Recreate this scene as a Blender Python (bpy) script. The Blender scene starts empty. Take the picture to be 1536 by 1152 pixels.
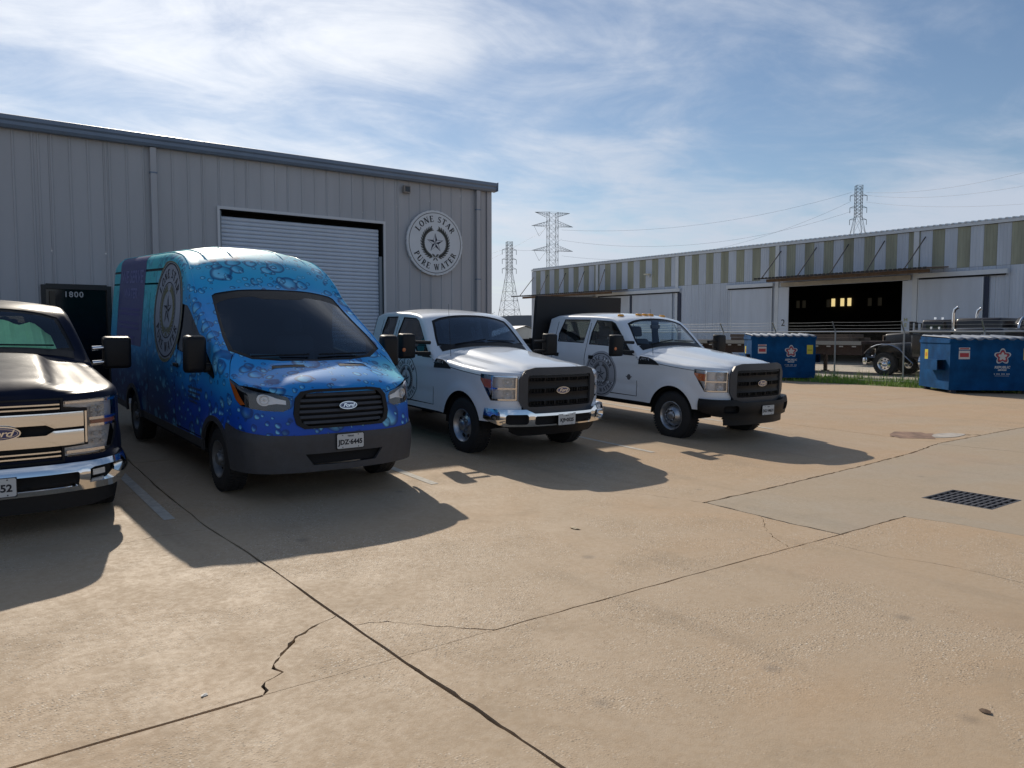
import bpy, bmesh, math, random
import numpy as np
from mathutils import Vector, Matrix
from mathutils.geometry import delaunay_2d_cdt
random.seed(7); RNG = np.random.default_rng(7)
rad = math.radians
scn = bpy.context.scene
col = scn.collection

# ------------------------------------------------------------------ camera
EYE = 1.7
cd = bpy.data.cameras.new('camera'); cam = bpy.data.objects.new('camera', cd); col.objects.link(cam)
cd.sensor_width = 36; cd.lens = 1158 / 1536 * 36
cd.clip_start = 0.05; cd.clip_end = 6000
cam.location = (0, 0, EYE)
cam.rotation_euler = (rad(90) - math.atan(76 / 1158), 0, -rad(36.5))
scn.camera = cam

# ------------------------------------------------------------------ light
SX, SY = 0.36, 1.49                      # ground shift of a shadow per metre of height
SUN_AZ = math.atan2(SX, SY); SUN_EL = math.atan(1 / math.hypot(SX, SY))
sun_dir = Vector((math.sin(SUN_AZ) * math.cos(SUN_EL), math.cos(SUN_AZ) * math.cos(SUN_EL), math.sin(SUN_EL)))
ld = bpy.data.lights.new('sun', 'SUN'); ld.energy = 4.0; ld.angle = rad(0.55); ld.color = (1.0, 0.9, 0.76)
sun = bpy.data.objects.new('sun', ld); col.objects.link(sun)
sun.rotation_euler = sun_dir.to_track_quat('Z', 'Y').to_euler()

w = bpy.data.worlds.new('World'); scn.world = w; w.use_nodes = True
nt = w.node_tree; nt.nodes.clear()
def wn(t, **k):
    n = nt.nodes.new(t)
    for a, b in k.items(): setattr(n, a, b)
    return n
def L(a, b): nt.links.new(a, b)
def wmath(op, a, b=None, clamp=False):
    n = wn('ShaderNodeMath', operation=op, use_clamp=clamp)
    for i, v in enumerate((a, b)):
        if v is None: continue
        if isinstance(v, (int, float)): n.inputs[i].default_value = v
        else: L(v, n.inputs[i])
    return n.outputs[0]
out = wn('ShaderNodeOutputWorld'); bg = wn('ShaderNodeBackground'); bg.inputs[1].default_value = 0.084
sky = wn('ShaderNodeTexSky', sky_type='NISHITA'); sky.sun_disc = False
sky.sun_elevation = SUN_EL; sky.sun_rotation = SUN_AZ
sky.altitude = 30; sky.air_density = 1.0; sky.dust_density = 0.25; sky.ozone_density = 2.4
tc = wn('ShaderNodeTexCoord'); sep = wn('ShaderNodeSeparateXYZ'); L(tc.outputs['Generated'], sep.inputs[0])
zz = wmath('MAXIMUM', wmath('ADD', sep.outputs[2], 0.09), 0.03)
cx = wmath('DIVIDE', sep.outputs[0], zz); cy = wmath('DIVIDE', sep.outputs[1], zz)
cmb = wn('ShaderNodeCombineXYZ'); L(cx, cmb.inputs[0]); L(cy, cmb.inputs[1])
mp = wn('ShaderNodeMapping'); mp.inputs['Rotation'].default_value = (0, 0, rad(38)); mp.inputs['Scale'].default_value = (0.72, 1.0, 1); mp.inputs['Location'].default_value = (-3.7, 1.2, 0)
L(cmb.outputs[0], mp.inputs[0])
def wnoise(scale, detail, rough, dist, v):
    n = wn('ShaderNodeTexNoise'); n.inputs['Scale'].default_value = scale; n.inputs['Detail'].default_value = detail
    n.inputs['Roughness'].default_value = rough; n.inputs['Distortion'].default_value = dist; L(v, n.inputs['Vector']); return n.outputs['Fac']
n1 = wnoise(0.75, 9, 0.58, 0.35, mp.outputs[0]); n2 = wnoise(2.3, 8, 0.62, 0.9, mp.outputs[0])
dens = wmath('ADD', wmath('MULTIPLY', n1, 0.72), wmath('MULTIPLY', n2, 0.28))
hz = wmath('SUBTRACT', 1.0, wmath('MULTIPLY', wmath('ABSOLUTE', sep.outputs[2]), 4.0), clamp=True)
dens = wmath('ADD', dens, wmath('MULTIPLY', hz, 0.32))
dp = wn('ShaderNodeVectorMath', operation='DOT_PRODUCT'); L(tc.outputs['Generated'], dp.inputs[0]); dp.inputs[1].default_value = sun_dir
near = wmath('MAXIMUM', dp.outputs['Value'], 0.0)
glow = wmath('POWER', near, 9.0)
dens = wmath('ADD', dens, wmath('MULTIPLY', glow, 0.17))
mr = wn('ShaderNodeMapRange', interpolation_type='SMOOTHSTEP'); mr.inputs['From Min'].default_value = 0.47; mr.inputs['From Max'].default_value = 0.72
L(dens, mr.inputs[0])
ccol = wn('ShaderNodeMix', data_type='RGBA', blend_type='MIX')
ccol.inputs[6].default_value = (6.6, 7.3, 8.6, 1); ccol.inputs[7].default_value = (15.5, 15.5, 15.5, 1); L(glow, ccol.inputs[0])
mx = wn('ShaderNodeMix', data_type='RGBA'); L(wmath('MULTIPLY', mr.outputs[0], 0.88), mx.inputs[0]); L(sky.outputs[0], mx.inputs[6]); L(ccol.outputs[2], mx.inputs[7])
L(mx.outputs[2], bg.inputs[0]); L(bg.outputs[0], out.inputs[0])

vs = scn.view_settings; vs.view_transform = 'Standard'; vs.look = 'None'; vs.gamma = 1; vs.exposure = 0.0; vs.use_curve_mapping = False
cyc = scn.cycles; cyc.max_bounces = 8; cyc.transparent_max_bounces = 16

# ------------------------------------------------------------------ materials
MATS = {}
def mat(name, color, rough=0.5, metal=0.0, coat=0.0, spec=0.5, noise=None, bump=None, emit=None):
    """noise=(scale, amount) tints the colour, bump=(scale, strength)."""
    if name in MATS: return MATS[name]
    m = bpy.data.materials.new(name); m.use_nodes = True; t = m.node_tree
    b = t.nodes['Principled BSDF']
    b.inputs['Base Color'].default_value = (*color, 1); b.inputs['Roughness'].default_value = rough
    b.inputs['Metallic'].default_value = metal; b.inputs['Coat Weight'].default_value = coat; b.inputs['Coat Roughness'].default_value = 0.04
    b.inputs['Specular IOR Level'].default_value = spec
    if emit: b.inputs['Emission Color'].default_value = (*emit[0], 1); b.inputs['Emission Strength'].default_value = emit[1]
    if noise or bump:
        tcn = t.nodes.new('ShaderNodeTexCoord')
    if noise:
        n = t.nodes.new('ShaderNodeTexNoise'); n.inputs['Scale'].default_value = noise[0]; n.inputs['Detail'].default_value = 7; n.inputs['Roughness'].default_value = .62
        if len(noise) > 2:      # weathering that runs on over many sheets
            gp_ = t.nodes.new('ShaderNodeNewGeometry'); mm_ = t.nodes.new('ShaderNodeMapping'); mm_.inputs['Scale'].default_value = (1, 1, .16)
            t.links.new(gp_.outputs['Position'], mm_.inputs[0]); t.links.new(mm_.outputs[0], n.inputs['Vector'])
        else: t.links.new(tcn.outputs['Object'], n.inputs['Vector'])
        r = t.nodes.new('ShaderNodeMapRange'); r.inputs['From Min'].default_value = .3; r.inputs['From Max'].default_value = .7
        r.inputs['To Min'].default_value = 1 - noise[1]; r.inputs['To Max'].default_value = 1 + noise[1] * .6
        t.links.new(n.outputs['Fac'], r.inputs[0])
        mu = t.nodes.new('ShaderNodeVectorMath'); mu.operation = 'SCALE'; mu.inputs[0].default_value = color
        t.links.new(r.outputs[0], mu.inputs['Scale']); t.links.new(mu.outputs[0], b.inputs['Base Color'])
        r2 = t.nodes.new('ShaderNodeMapRange'); r2.inputs['To Min'].default_value = max(0, rough - .08); r2.inputs['To Max'].default_value = min(1, rough + .1)
        t.links.new(n.outputs['Fac'], r2.inputs[0]); t.links.new(r2.outputs[0], b.inputs['Roughness'])
    if bump:
        n = t.nodes.new('ShaderNodeTexNoise'); n.inputs['Scale'].default_value = bump[0]; n.inputs['Detail'].default_value = 5
        t.links.new(tcn.outputs['Object'], n.inputs['Vector'])
        bp = t.nodes.new('ShaderNodeBump'); bp.inputs['Strength'].default_value = bump[1]; bp.inputs['Distance'].default_value = .01
        t.links.new(n.outputs['Fac'], bp.inputs['Height']); t.links.new(bp.outputs[0], b.inputs['Normal'])
    MATS[name] = m; return m

def glass(name, tint, gl=0.06):
    m = bpy.data.materials.new(name); m.use_nodes = True; t = m.node_tree; t.nodes.clear()
    o = t.nodes.new('ShaderNodeOutputMaterial'); mixn = t.nodes.new('ShaderNodeMixShader')
    tr = t.nodes.new('ShaderNodeBsdfTransparent'); tr.inputs[0].default_value = (*tint, 1)
    g = t.nodes.new('ShaderNodeBsdfGlossy'); g.inputs['Roughness'].default_value = 0.01; g.inputs['Color'].default_value = (.95, .97, 1, 1)
    f = t.nodes.new('ShaderNodeFresnel'); f.inputs['IOR'].default_value = 1.5
    ge = t.nodes.new('ShaderNodeNewGeometry'); io = t.nodes.new('ShaderNodeMapRange'); io.inputs['To Min'].default_value = 1.5; io.inputs['To Max'].default_value = 1 / 1.5
    t.links.new(ge.outputs['Backfacing'], io.inputs[0]); t.links.new(io.outputs[0], f.inputs['IOR'])     # a thin pane reflects alike from both sides
    ma = t.nodes.new('ShaderNodeMath'); ma.operation = 'ADD'; ma.inputs[1].default_value = gl; ma.use_clamp = True
    t.links.new(f.outputs[0], ma.inputs[0]); t.links.new(ma.outputs[0], mixn.inputs[0])
    t.links.new(tr.outputs[0], mixn.inputs[1]); t.links.new(g.outputs[0], mixn.inputs[2]); t.links.new(mixn.outputs[0], o.inputs[0])
    MATS[name] = m; return m

WHITE = mat('white_paint', (.76, .80, .84), .32, coat=.8, noise=(1.3, .05))
NAVY = mat('navy_paint', (.012, .016, .034), .30, metal=.0, coat=.0, spec=.07, noise=(3, .2))
CHROME = mat('chrome', (.86, .86, .86), .07, metal=1)
BRIGHT = mat('dull_metal', (.42, .44, .47), .32, metal=.9, noise=(14, .25))
BLACKP = mat('black_plastic', (.009, .009, .010), .48, spec=.3, noise=(25, .25), bump=(300, .15))
GREYP = mat('grey_plastic', (.045, .047, .053), .5, noise=(12, .2), bump=(300, .15))
SURR = mat('grille_plastic', (.042, .045, .052), .42, noise=(10, .15))
RUBBER = mat('rubber', (.014, .014, .015), .75, noise=(8, .3), bump=(60, .3))
DARK = mat('dark_cavity', (.006, .006, .007), .9)
INTER = mat('cab_interior', (.028, .030, .036), .85, spec=.2)
SEAT = mat('seat_cloth', (.06, .063, .075), .9)
AMBER = mat('amber_lens', (.55, .13, .015), .25, coat=.5)
AMBERL = mat('amber_marker_lens', (.85, .38, .03), .2, coat=.6)
LAMPW = mat('lamp_reflector', (.72, .72, .70), .3, metal=.35, bump=(45, .5))
PLATEW = mat('plate_white', (.55, .56, .55), .45)
INKK = mat('ink_black', (.012, .013, .02), .6)
INKG = mat('ink_grey', (.10, .10, .105), .6)
OLIVE = mat('ink_olive', (.16, .16, .09), .6)
GL_CLEAR = glass('glass_clear', (.84, .93, .95), .05)
GL_MID = glass('glass_mid', (.42, .50, .55), .07)
GL_TINT = glass('glass_tinted', (.10, .12, .14), .06)
GL_DEEP = glass('glass_dark', (.16, .22, .30), .13)
GL_VAN = glass('glass_van', (.26, .35, .42), .02)
GL_LENS = glass('lens_glass', (.9, .9, .92), .03)

# ------------------------------------------------------------------ mesh helpers
def mesh_obj(name, verts, faces, m=None, parent=None, smooth=None, mats=None, midx=None):
    me = bpy.data.meshes.new(name); me.from_pydata([tuple(v) for v in verts], [], [tuple(f) for f in faces]); me.update()
    if mats:
        for q in mats: me.materials.append(q)
        if midx is not None and len(midx): me.polygons.foreach_set('material_index', np.array(midx, dtype=np.int32))
    elif m: me.materials.append(m)
    if smooth is not None:
        me.polygons.foreach_set('use_smooth', np.ones(len(me.polygons), dtype=bool))
        if smooth < 180: me.set_sharp_from_angle(angle=rad(smooth))
    o = bpy.data.objects.new(name, me); col.objects.link(o)
    if parent: o.parent = parent
    return o
class MB:
    """collects shapes into one mesh"""
    def __init__(s): s.v = []; s.f = []
    def add(s, v, f):
        k = len(s.v); s.v += [tuple(p) for p in v]; s.f += [tuple(i + k for i in q) for q in f]; return s
    def box(s, x0, x1, y0, y1, z0, z1, M=None):
        v = [Vector((x, y, z)) for x in (x0, x1) for y in (y0, y1) for z in (z0, z1)]
        if M: v = [M @ p for p in v]
        return s.add(v, [(0, 1, 3, 2), (4, 6, 7, 5), (0, 4, 5, 1), (2, 3, 7, 6), (0, 2, 6, 4), (1, 5, 7, 3)])
    def prism(s, poly, axis, a, b):
        """poly of 2D points swept along axis 0/1/2 from a to b (other axes in order)"""
        n = len(poly); vs_ = []
        for t in (a, b):
            for p in poly:
                q = [p[0], p[1]]; q.insert(axis, t); vs_.append(q)
        fs = [tuple(range(n)), tuple(range(2 * n - 1, n - 1, -1))] + [(i, (i + 1) % n, n + (i + 1) % n, n + i) for i in range(n)]
        return s.add(vs_, fs)
    def beam(s, p, q, r=.02, n=4, r2=None):
        p = Vector(p); q = Vector(q); d = q - p
        if d.length < 1e-6: return s
        M = d.to_track_quat('Z', 'Y').to_matrix(); r2 = r if r2 is None else r2; v = []
        for (c, rr) in ((p, r), (q, r2)):
            for i in range(n):
                a = 2 * math.pi * (i + .5) / n; v.append(c + M @ Vector((rr * math.cos(a), rr * math.sin(a), 0)))
        return s.add(v, [tuple(range(n - 1, -1, -1)), tuple(range(n, 2 * n))] + [(i, (i + 1) % n, n + (i + 1) % n, n + i) for i in range(n)])
    def tube(s, pts, r=.02, n=8):
        pts = [Vector(p) for p in pts]; v = []; N = len(pts)
        for i, p in enumerate(pts):
            d = (pts[min(i + 1, N - 1)] - pts[max(i - 1, 0)]).normalized(); M = d.to_track_quat('Z', 'Y').to_matrix()
            rr = r[i] if isinstance(r, (list, tuple)) else r
            v += [p + M @ Vector((rr * math.cos(2 * math.pi * j / n), rr * math.sin(2 * math.pi * j / n), 0)) for j in range(n)]
        f = [(i * n + j, i * n + (j + 1) % n, (i + 1) * n + (j + 1) % n, (i + 1) * n + j) for i in range(N - 1) for j in range(n)]
        f += [tuple(range(n - 1, -1, -1)), tuple(range((N - 1) * n, N * n))]
        return s.add(v, f)
    def lathe(s, prof, c, axis=0, n=32, sgn=1):
        """prof [(r, t)] round the axis through c; t along the axis"""
        v = []; N = len(prof)
        for (r, t) in prof:
            for j in range(n):
                a = 2 * math.pi * j / n; q = [r * math.cos(a), r * math.sin(a)]; q.insert(axis, t * sgn)
                v.append((c[0] + q[0], c[1] + q[1], c[2] + q[2]))
        f = [(i * n + j, i * n + (j + 1) % n, (i + 1) * n + (j + 1) % n, (i + 1) * n + j) for i in range(N - 1) for j in range(n)]
        return s.add(v, f)
    def build(s, name, m, parent=None, smooth=None):
        return mesh_obj(name, s.v, s.f, m, parent, smooth)
def rbox(x0, x1, y0, y1, z0, z1, r=.03, seg=3, taper=None):
    """rounded box as (verts, faces); taper(v) may move a vertex before rounding"""
    bm = bmesh.new(); bmesh.ops.create_cube(bm, size=1)
    for v in bm.verts:
        v.co = Vector((x0 + (v.co.x + .5) * (x1 - x0), y0 + (v.co.y + .5) * (y1 - y0), z0 + (v.co.z + .5) * (z1 - z0)))
        if taper: v.co = Vector(taper(v.co))
    bmesh.ops.bevel(bm, geom=list(bm.edges), offset=r, segments=seg, affect='EDGES', profile=.5)
    bm.verts.index_update(); v = [tuple(p.co) for p in bm.verts]; f = [tuple(q.index for q in p.verts) for p in bm.faces]; bm.free(); return v, f
def thing(name, label, cat, loc=(0, 0, 0), rot=(0, 0, 0), group=None):
    o = bpy.data.objects.new(name, None); col.objects.link(o); o.location = loc; o.rotation_euler = rot; o.empty_display_size = .2
    o['label'] = label; o['category'] = cat
    if group: o['group'] = group
    return o
def tag(o, label, cat, group=None):
    o['label'] = label; o['category'] = cat
    if group: o['group'] = group
    return o
def structure(o): o['kind'] = 'structure'; return o
def stuff(o): o['kind'] = 'stuff'; return o
def inst(o, parent=None, loc=None, name=None):
    c = o.copy(); col.objects.link(c)
    if parent: c.parent = parent
    if loc is not None: c.location = loc
    return c
def pchip(pts):
    x = np.array([p[0] for p in pts], float); y = np.array([p[1] for p in pts], float)
    h = np.diff(x); d = np.diff(y) / h; m = np.zeros(len(x)); m[0] = d[0]; m[-1] = d[-1]
    for i in range(1, len(x) - 1):
        m[i] = 0 if d[i - 1] * d[i] <= 0 else 2 * d[i - 1] * d[i] / (d[i - 1] + d[i])
    def f(t):
        t = min(max(t, x[0]), x[-1]); i = int(min(max(np.searchsorted(x, t) - 1, 0), len(h) - 1)); u = (t - x[i]) / h[i]
        return float(y[i] * (1 + 2 * u) * (1 - u) ** 2 + h[i] * m[i] * u * (1 - u) ** 2 + y[i + 1] * u * u * (3 - 2 * u) + h[i] * m[i + 1] * u * u * (u - 1))
    return f
def sstep(a, b, t):
    t = min(1, max(0, (t - a) / (b - a))); return t * t * (3 - 2 * t)
def pip(P, poly):
    """vectorised point in polygon"""
    x, y = P[:, 0], P[:, 1]; c = np.zeros(len(P), bool); n = len(poly)
    for i in range(n):
        x1, y1 = poly[i]; x2, y2 = poly[i - 1]
        if y1 == y2: continue
        k = ((y1 > y) != (y2 > y)) & (x < (x2 - x1) * (y - y1) / (y2 - y1) + x1); c ^= k
    return c
def dens_loop(poly, d):
    o = []
    for i in range(len(poly)):
        a = poly[i]; b = poly[(i + 1) % len(poly)]; n = max(1, int(math.hypot(b[0] - a[0], b[1] - a[1]) / d + .5))
        o += [(a[0] + (b[0] - a[0]) * k / n, a[1] + (b[1] - a[1]) * k / n) for k in range(n)]
    return o
def cdt(outer, regions, grid, gap):
    """outer loop, [(name, loop)], steiner points -> verts2d, {name: [tri]}"""
    loops = [outer] + [r[1] for r in regions]; V = []; Eg = []
    for lp in loops:
        k = len(V); n = len(lp); V += lp; Eg += [(k + i, k + (i + 1) % n) for i in range(n)]
    A = np.array([V[e[0]] for e in Eg]); B = np.array([V[e[1]] for e in Eg]); G = np.array(grid)
    if len(G):
        keep = pip(G, outer); G = G[keep]; D = B - A; DD = (D ** 2).sum(1) + 1e-12; ok = np.ones(len(G), bool)
        for i in range(0, len(G), 400):
            g = G[i:i + 400, None, :]; t = np.clip(((g - A) * D).sum(2) / DD, 0, 1)
            ok[i:i + 400] = (((A + t[..., None] * D - g) ** 2).sum(2).min(1) > gap * gap)
        V = V + [tuple(p) for p in G[ok]]
    res = delaunay_2d_cdt([Vector(v) for v in V], Eg, [], 0, 1e-6)
    v2 = np.array([tuple(v) for v in res[0]]); T = np.array([tuple(f) for f in res[2]])
    C = v2[T].mean(1); lab = np.full(len(T), -1); inside = pip(C, outer)
    for i in range(len(regions) - 1, -1, -1): lab[pip(C, regions[i][1])] = i
    outd = {}
    for i, (nm, _) in enumerate(regions): outd.setdefault(nm, []).extend(T[inside & (lab == i)].tolist())
    outd['rest'] = T[inside & (lab == -1)].tolist()
    return v2, outd
def text_polys(body, size=1.0, shear=0.0, spacing=1.0, bold=0.0):
    c = bpy.data.curves.new('t', 'FONT'); c.body = body; c.size = size; c.align_x = 'CENTER'; c.align_y = 'CENTER'; c.shear = shear; c.space_character = spacing; c.offset = bold; c.resolution_u = 3
    o = bpy.data.objects.new('t', c); me = bpy.data.meshes.new_from_object(o)
    v = [(p.co.x, p.co.y) for p in me.vertices]; f = [tuple(p.vertices) for p in me.polygons]
    bpy.data.objects.remove(o); bpy.data.curves.remove(c); bpy.data.meshes.remove(me); return v, f
def place2d(vf, fn):
    v, f = vf; return [fn(*p) for p in v], f

# ------------------------------------------------------------------ terrain
def gz(x, y):
    """height of the paved yard: it falls from the building towards the drain"""
    f = 1 - sstep(12.5, 20, x) * sstep(-40, 3, y)
    r = 0.036 * (math.log1p(math.exp((y - 6.5) / .5)) * .5)
    return -.08 + r * f if y < 17.5 else -.08 + .036 * 11 * f
def concrete(name, base, tint2, agg=1.0, seed=0.0):
    m = bpy.data.materials.new(name); m.use_nodes = True; t = m.node_tree; b = t.nodes['Principled BSDF']; N = t.nodes.new; K = t.links.new
    tcn = N('ShaderNodeTexCoord'); mpn = N('ShaderNodeMapping'); mpn.inputs['Location'].default_value = (seed, seed * .7, 0); K(tcn.outputs['Object'], mpn.inputs[0]); V = mpn.outputs[0]
    def noise(s, d=6, r=.6, dist=0):
        n = N('ShaderNodeTexNoise'); n.inputs['Scale'].default_value = s; n.inputs['Detail'].default_value = d; n.inputs['Roughness'].default_value = r; n.inputs['Distortion'].default_value = dist; K(V, n.inputs['Vector']); return n.outputs['Fac']
    def rng(v, a, c, lo=0., hi=1.):
        n = N('ShaderNodeMapRange'); n.interpolation_type = 'SMOOTHSTEP'; n.inputs['From Min'].default_value = a; n.inputs['From Max'].default_value = c; n.inputs['To Min'].default_value = lo; n.inputs['To Max'].default_value = hi; K(v, n.inputs[0]); return n.outputs[0]
    def mixc(f, a, c, mode='MIX'):
        n = N('ShaderNodeMix'); n.data_type = 'RGBA'; n.blend_type = mode
        for i, v in ((0, f), (6, a), (7, c)):
            if isinstance(v, (int, float)): n.inputs[i].default_value = v
            elif isinstance(v, tuple): n.inputs[i].default_value = (*v, 1)
            else: K(v, n.inputs[i])
        return n.outputs[2]
    def mth(op, a, c):
        n = N('ShaderNodeMath'); n.operation = op
        for i, v in enumerate((a, c)):
            if isinstance(v, (int, float)): n.inputs[i].default_value = v
            else: K(v, n.inputs[i])
        return n.outputs[0]
    spx = N('ShaderNodeSeparateXYZ'); K(V, spx.inputs[0]); big = mth('ADD', noise(.35, 5, .6, .8), mth('MULTIPLY', mth('SUBTRACT', rng(spx.outputs[0], 2., 12.), .5), .16)); mid = noise(1.6, 7, .65, .4); fine = noise(22, 6, .7); tiny = noise(160, 4, .6)
    c = mixc(rng(big, .35, .68), base, tint2)
    c = mixc(mth('MULTIPLY', rng(mid, .52, .75), .5), c, tuple(v * .72 for v in base))
    c = mixc(mth('MULTIPLY', rng(mid, .48, .3), .35), c, tuple(min(1, v * 1.18) for v in base))
    c = mixc(mth('MULTIPLY', rng(fine, .35, .7), .35), c, tuple(v * .8 for v in tint2))
    vo = N('ShaderNodeTexVoronoi'); vo.inputs['Scale'].default_value = 70; K(V, vo.inputs['Vector'])
    grain = rng(vo.outputs['Distance'], .55, .18)
    sc = N('ShaderNodeSeparateColor'); K(vo.outputs['Color'], sc.inputs[0])
    lightg = mth('MULTIPLY', grain, rng(sc.outputs[0], .55, .95)); darkg = mth('MULTIPLY', grain, rng(sc.outputs[1], .68, .98))
    wear = rng(noise(.55, 7, .75, 1.0), .42, .60, .05, 1.0)
    wear = mth('MULTIPLY', wear, agg)
    c = mixc(mth('MULTIPLY', lightg, mth('MULTIPLY', wear, .95)), c, (.70, .63, .52))
    c = mixc(mth('MULTIPLY', darkg, mth('MULTIPLY', wear, .9)), c, (.11, .085, .065))
    # oil spots and stains
    vs2 = N('ShaderNodeTexVoronoi'); vs2.inputs['Scale'].default_value = 1.25; mpo = N('ShaderNodeMapping'); K(V, mpo.inputs[0]); K(mpo.outputs[0], vs2.inputs['Vector'])
    st = mth('MULTIPLY', rng(mth('ADD', vs2.outputs['Distance'], mth('MULTIPLY', mid, .12)), .16, .06), .45)
    c = mixc(st, c, (.12, .10, .085))
    lane = N('ShaderNodeMapping'); lane.inputs['Scale'].default_value = (1.6, .22, 1); K(V, lane.inputs[0]); ln = N('ShaderNodeTexNoise'); ln.inputs['Scale'].default_value = .9; ln.inputs['Detail'].default_value = 6; ln.inputs['Roughness'].default_value = .65; K(lane.outputs[0], ln.inputs['Vector'])
    c = mixc(mth('MULTIPLY', rng(ln.outputs['Fac'], .54, .70), .32), c, tuple(v * .62 for v in base))
    c = mixc(mth('MULTIPLY', rng(noise(.23, 4, .5, 1.2), .50, .68), .22), c, (.44, .27, .16))
    K(c, b.inputs['Base Color']); K(rng(mth('ADD', mth('MULTIPLY', mid, .5), mth('MULTIPLY', fine, .5)), .35, .65, .66, .86), b.inputs['Roughness']); b.inputs['Specular IOR Level'].default_value = .5
    hgt = mth('ADD', mth('MULTIPLY', mth('MULTIPLY', grain, wear), .55), mth('ADD', mth('MULTIPLY', fine, .8), mth('MULTIPLY', tiny, .35)))
    bp = N('ShaderNodeBump'); bp.inputs['Strength'].default_value = .7; bp.inputs['Distance'].default_value = .005; K(hgt, bp.inputs['Height']); K(bp.outputs[0], b.inputs['Normal'])
    MATS[name] = m; return m
CONC = concrete('yard_concrete', (.445, .342, .232), (.462, .322, .194))
CONC2 = concrete('patch_concrete', (.385, .325, .245), (.405, .315, .215), .35, 5.0)
CONC3 = concrete('far_yard_concrete', (.54, .49, .42), (.50, .45, .37), .4, 9.0)
SOIL = mat('soil', (.13, .16, .05), .95, noise=(3, .4), bump=(30, .8))
JOINT = mat('joint_filler', (.035, .028, .022), .95, noise=(9, .5), bump=(80, .6))

def sheet(name, x0, x1, y0, y1, step, dz, m, skip=None):
    nx = max(1, int((x1 - x0) / step)); ny = max(1, int((y1 - y0) / step)); v = []; f = []
    for j in range(ny + 1):
        for i in range(nx + 1):
            x = x0 + (x1 - x0) * i / nx; y = y0 + (y1 - y0) * j / ny; v.append((x, y, gz(x, y) + dz))
    for j in range(ny):
        for i in range(nx):
            a = j * (nx + 1) + i; f.append((a, a + 1, a + nx + 2, a + nx + 1))
    return mesh_obj(name, v, f, m, smooth=60)
g = MB(); R_ = 2600
g.add([(-R_, -R_, -.55), (R_, -R_, -.55), (R_, R_, -.55), (-R_, R_, -.55)], [(0, 1, 2, 3)])
structure(g.build('ground', mat('dry_grassland', (.10, .11, .055), .95, noise=(.02, .4))))
structure(sheet('joint_bed', -30, 25.6, -16, 60, 1.0, -.035, JOINT))

def gap_poly(pts, wd, jit=0.0, taper=True):
    """closed loop round a polyline: the opening of a joint or a crack"""
    P = [Vector((p[0], p[1])) for p in pts]; Lp = []; Rp = []; n = len(P)
    for i, p in enumerate(P):
        d = (P[min(i + 1, n - 1)] - P[max(i - 1, 0)]).normalized(); nn = Vector((-d.y, d.x)); ww = wd * (1 + jit * random.uniform(-.8, 1.2)) / 2
        if taper and i in (0, n - 1): ww *= .25
        off = nn * (jit * random.uniform(-.4, .4) * wd)
        Lp.append(tuple(p + nn * ww + off)); Rp.append(tuple(p - nn * ww + off))
    return Lp + Rp[::-1]
def wiggle(pts, step, amp):
    o = []
    for a, b in zip(pts[:-1], pts[1:]):
        a = Vector(a); b = Vector(b); n = max(1, int((b - a).length / step)); d = (b - a); nn = Vector((-d.y, d.x)).normalized()
        for k in range(n): o.append(tuple(a + d * k / n + nn * (random.uniform(-amp, amp) if k else 0)))
    o.append(tuple(pts[-1])); return o
gaps = []
def G(pts, wd, jit=.3, step=.12, amp=.003, taper=False): gaps.append(('gap', gap_poly(wiggle(pts, step, amp), wd, jit, taper)))
X0, X1, Y0, Y1 = -30., 25.5, -16., 60.
G([(1.95, -16.2), (1.99, 2.5), (1.96, 3.6), (1.95, 4.6), (1.94, 6.2), (1.88, 7.2), (1.86, 9), (1.9, 12), (1.9, 60.2)], .016, .45, .25, .004)
G([(1.985, 2.6), (1.965, 3.66)], .020, .4, .08, .006, True)
G([(-30.2, 3.68), (.1, 3.68), (1.21, 3.70)], .020, .3, .2, .003)
G([(1.18, 3.70), (1.97, 3.70), (2.65, 3.71)], .004, .2, .1, .002)
G([(2.6, 3.71), (4.2, 3.71), (6.36, 3.69)], .012, .5, .1, .004)
G([(6.36, 3.66), (6.35, 4.2), (6.42, 5.27)], .020, .5, .08, .006)
G([(6.34, 3.69), (7.5, 3.685)], .018, .5, .08, .006)
G([(7.48, 3.70), (7.58, 3.3), (7.62, 2.4), (7.7, -16.2)], .005, .4, .1, .004)
G([(6.38, 5.25), (7.7, 5.31), (9.8, 5.46), (11.6, 5.63), (12.9, 5.86), (14.9, 5.9), (20, 6.0), (25.7, 6.0)], .024, .6, .08, .008)
G([(12.88, 5.84), (13.0, 4.6), (13.0, -16.2)], .012, .3, .12, .005)
G([(12.78, 60.2), (12.76, 9.1), (12.9, 7.9), (13.0, 6.8), (13.3, 6.2), (13.6, 5.9)], .012, .4, .12, .006)
G([(6.02, 3.69), (6.01, 3.09), (6.13, 2.79), (6.17, 2.4), (6.13, 2.0), (6.1, -16.2)], .005, .6, .09, .01)
G([(-2.6, -16.2), (-2.6, 60.2)], .012, .3, .4)
G([(-12, -16.2), (-12, 60.2)], .012, .3, .5)
G([(12.8, 16.5), (25.7, 16.5)], .012, .3, .3)
G([(12.8, 27), (25.7, 27)], .012, .3, .3)
G([(-30.2, 10.6), (1.9, 10.6), (12.8, 10.6), (25.7, 10.6)], .010, .3, .3)
G([(6.5, 10.6), (6.5, 60.2)], .012, .3, .4)
def crack(pts, wd): gaps.append(('gap', gap_poly(wiggle(pts, .045, .014), wd, .9, True)))
crack([(1.95, 4.50), (1.76, 4.41), (1.58, 4.28), (1.44, 4.1), (1.36, 3.97), (1.38, 3.9), (1.27, 3.84), (1.21, 3.70)], .012)
crack([(1.60, 4.30), (1.5, 4.16), (1.43, 4.11)], .006)
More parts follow.
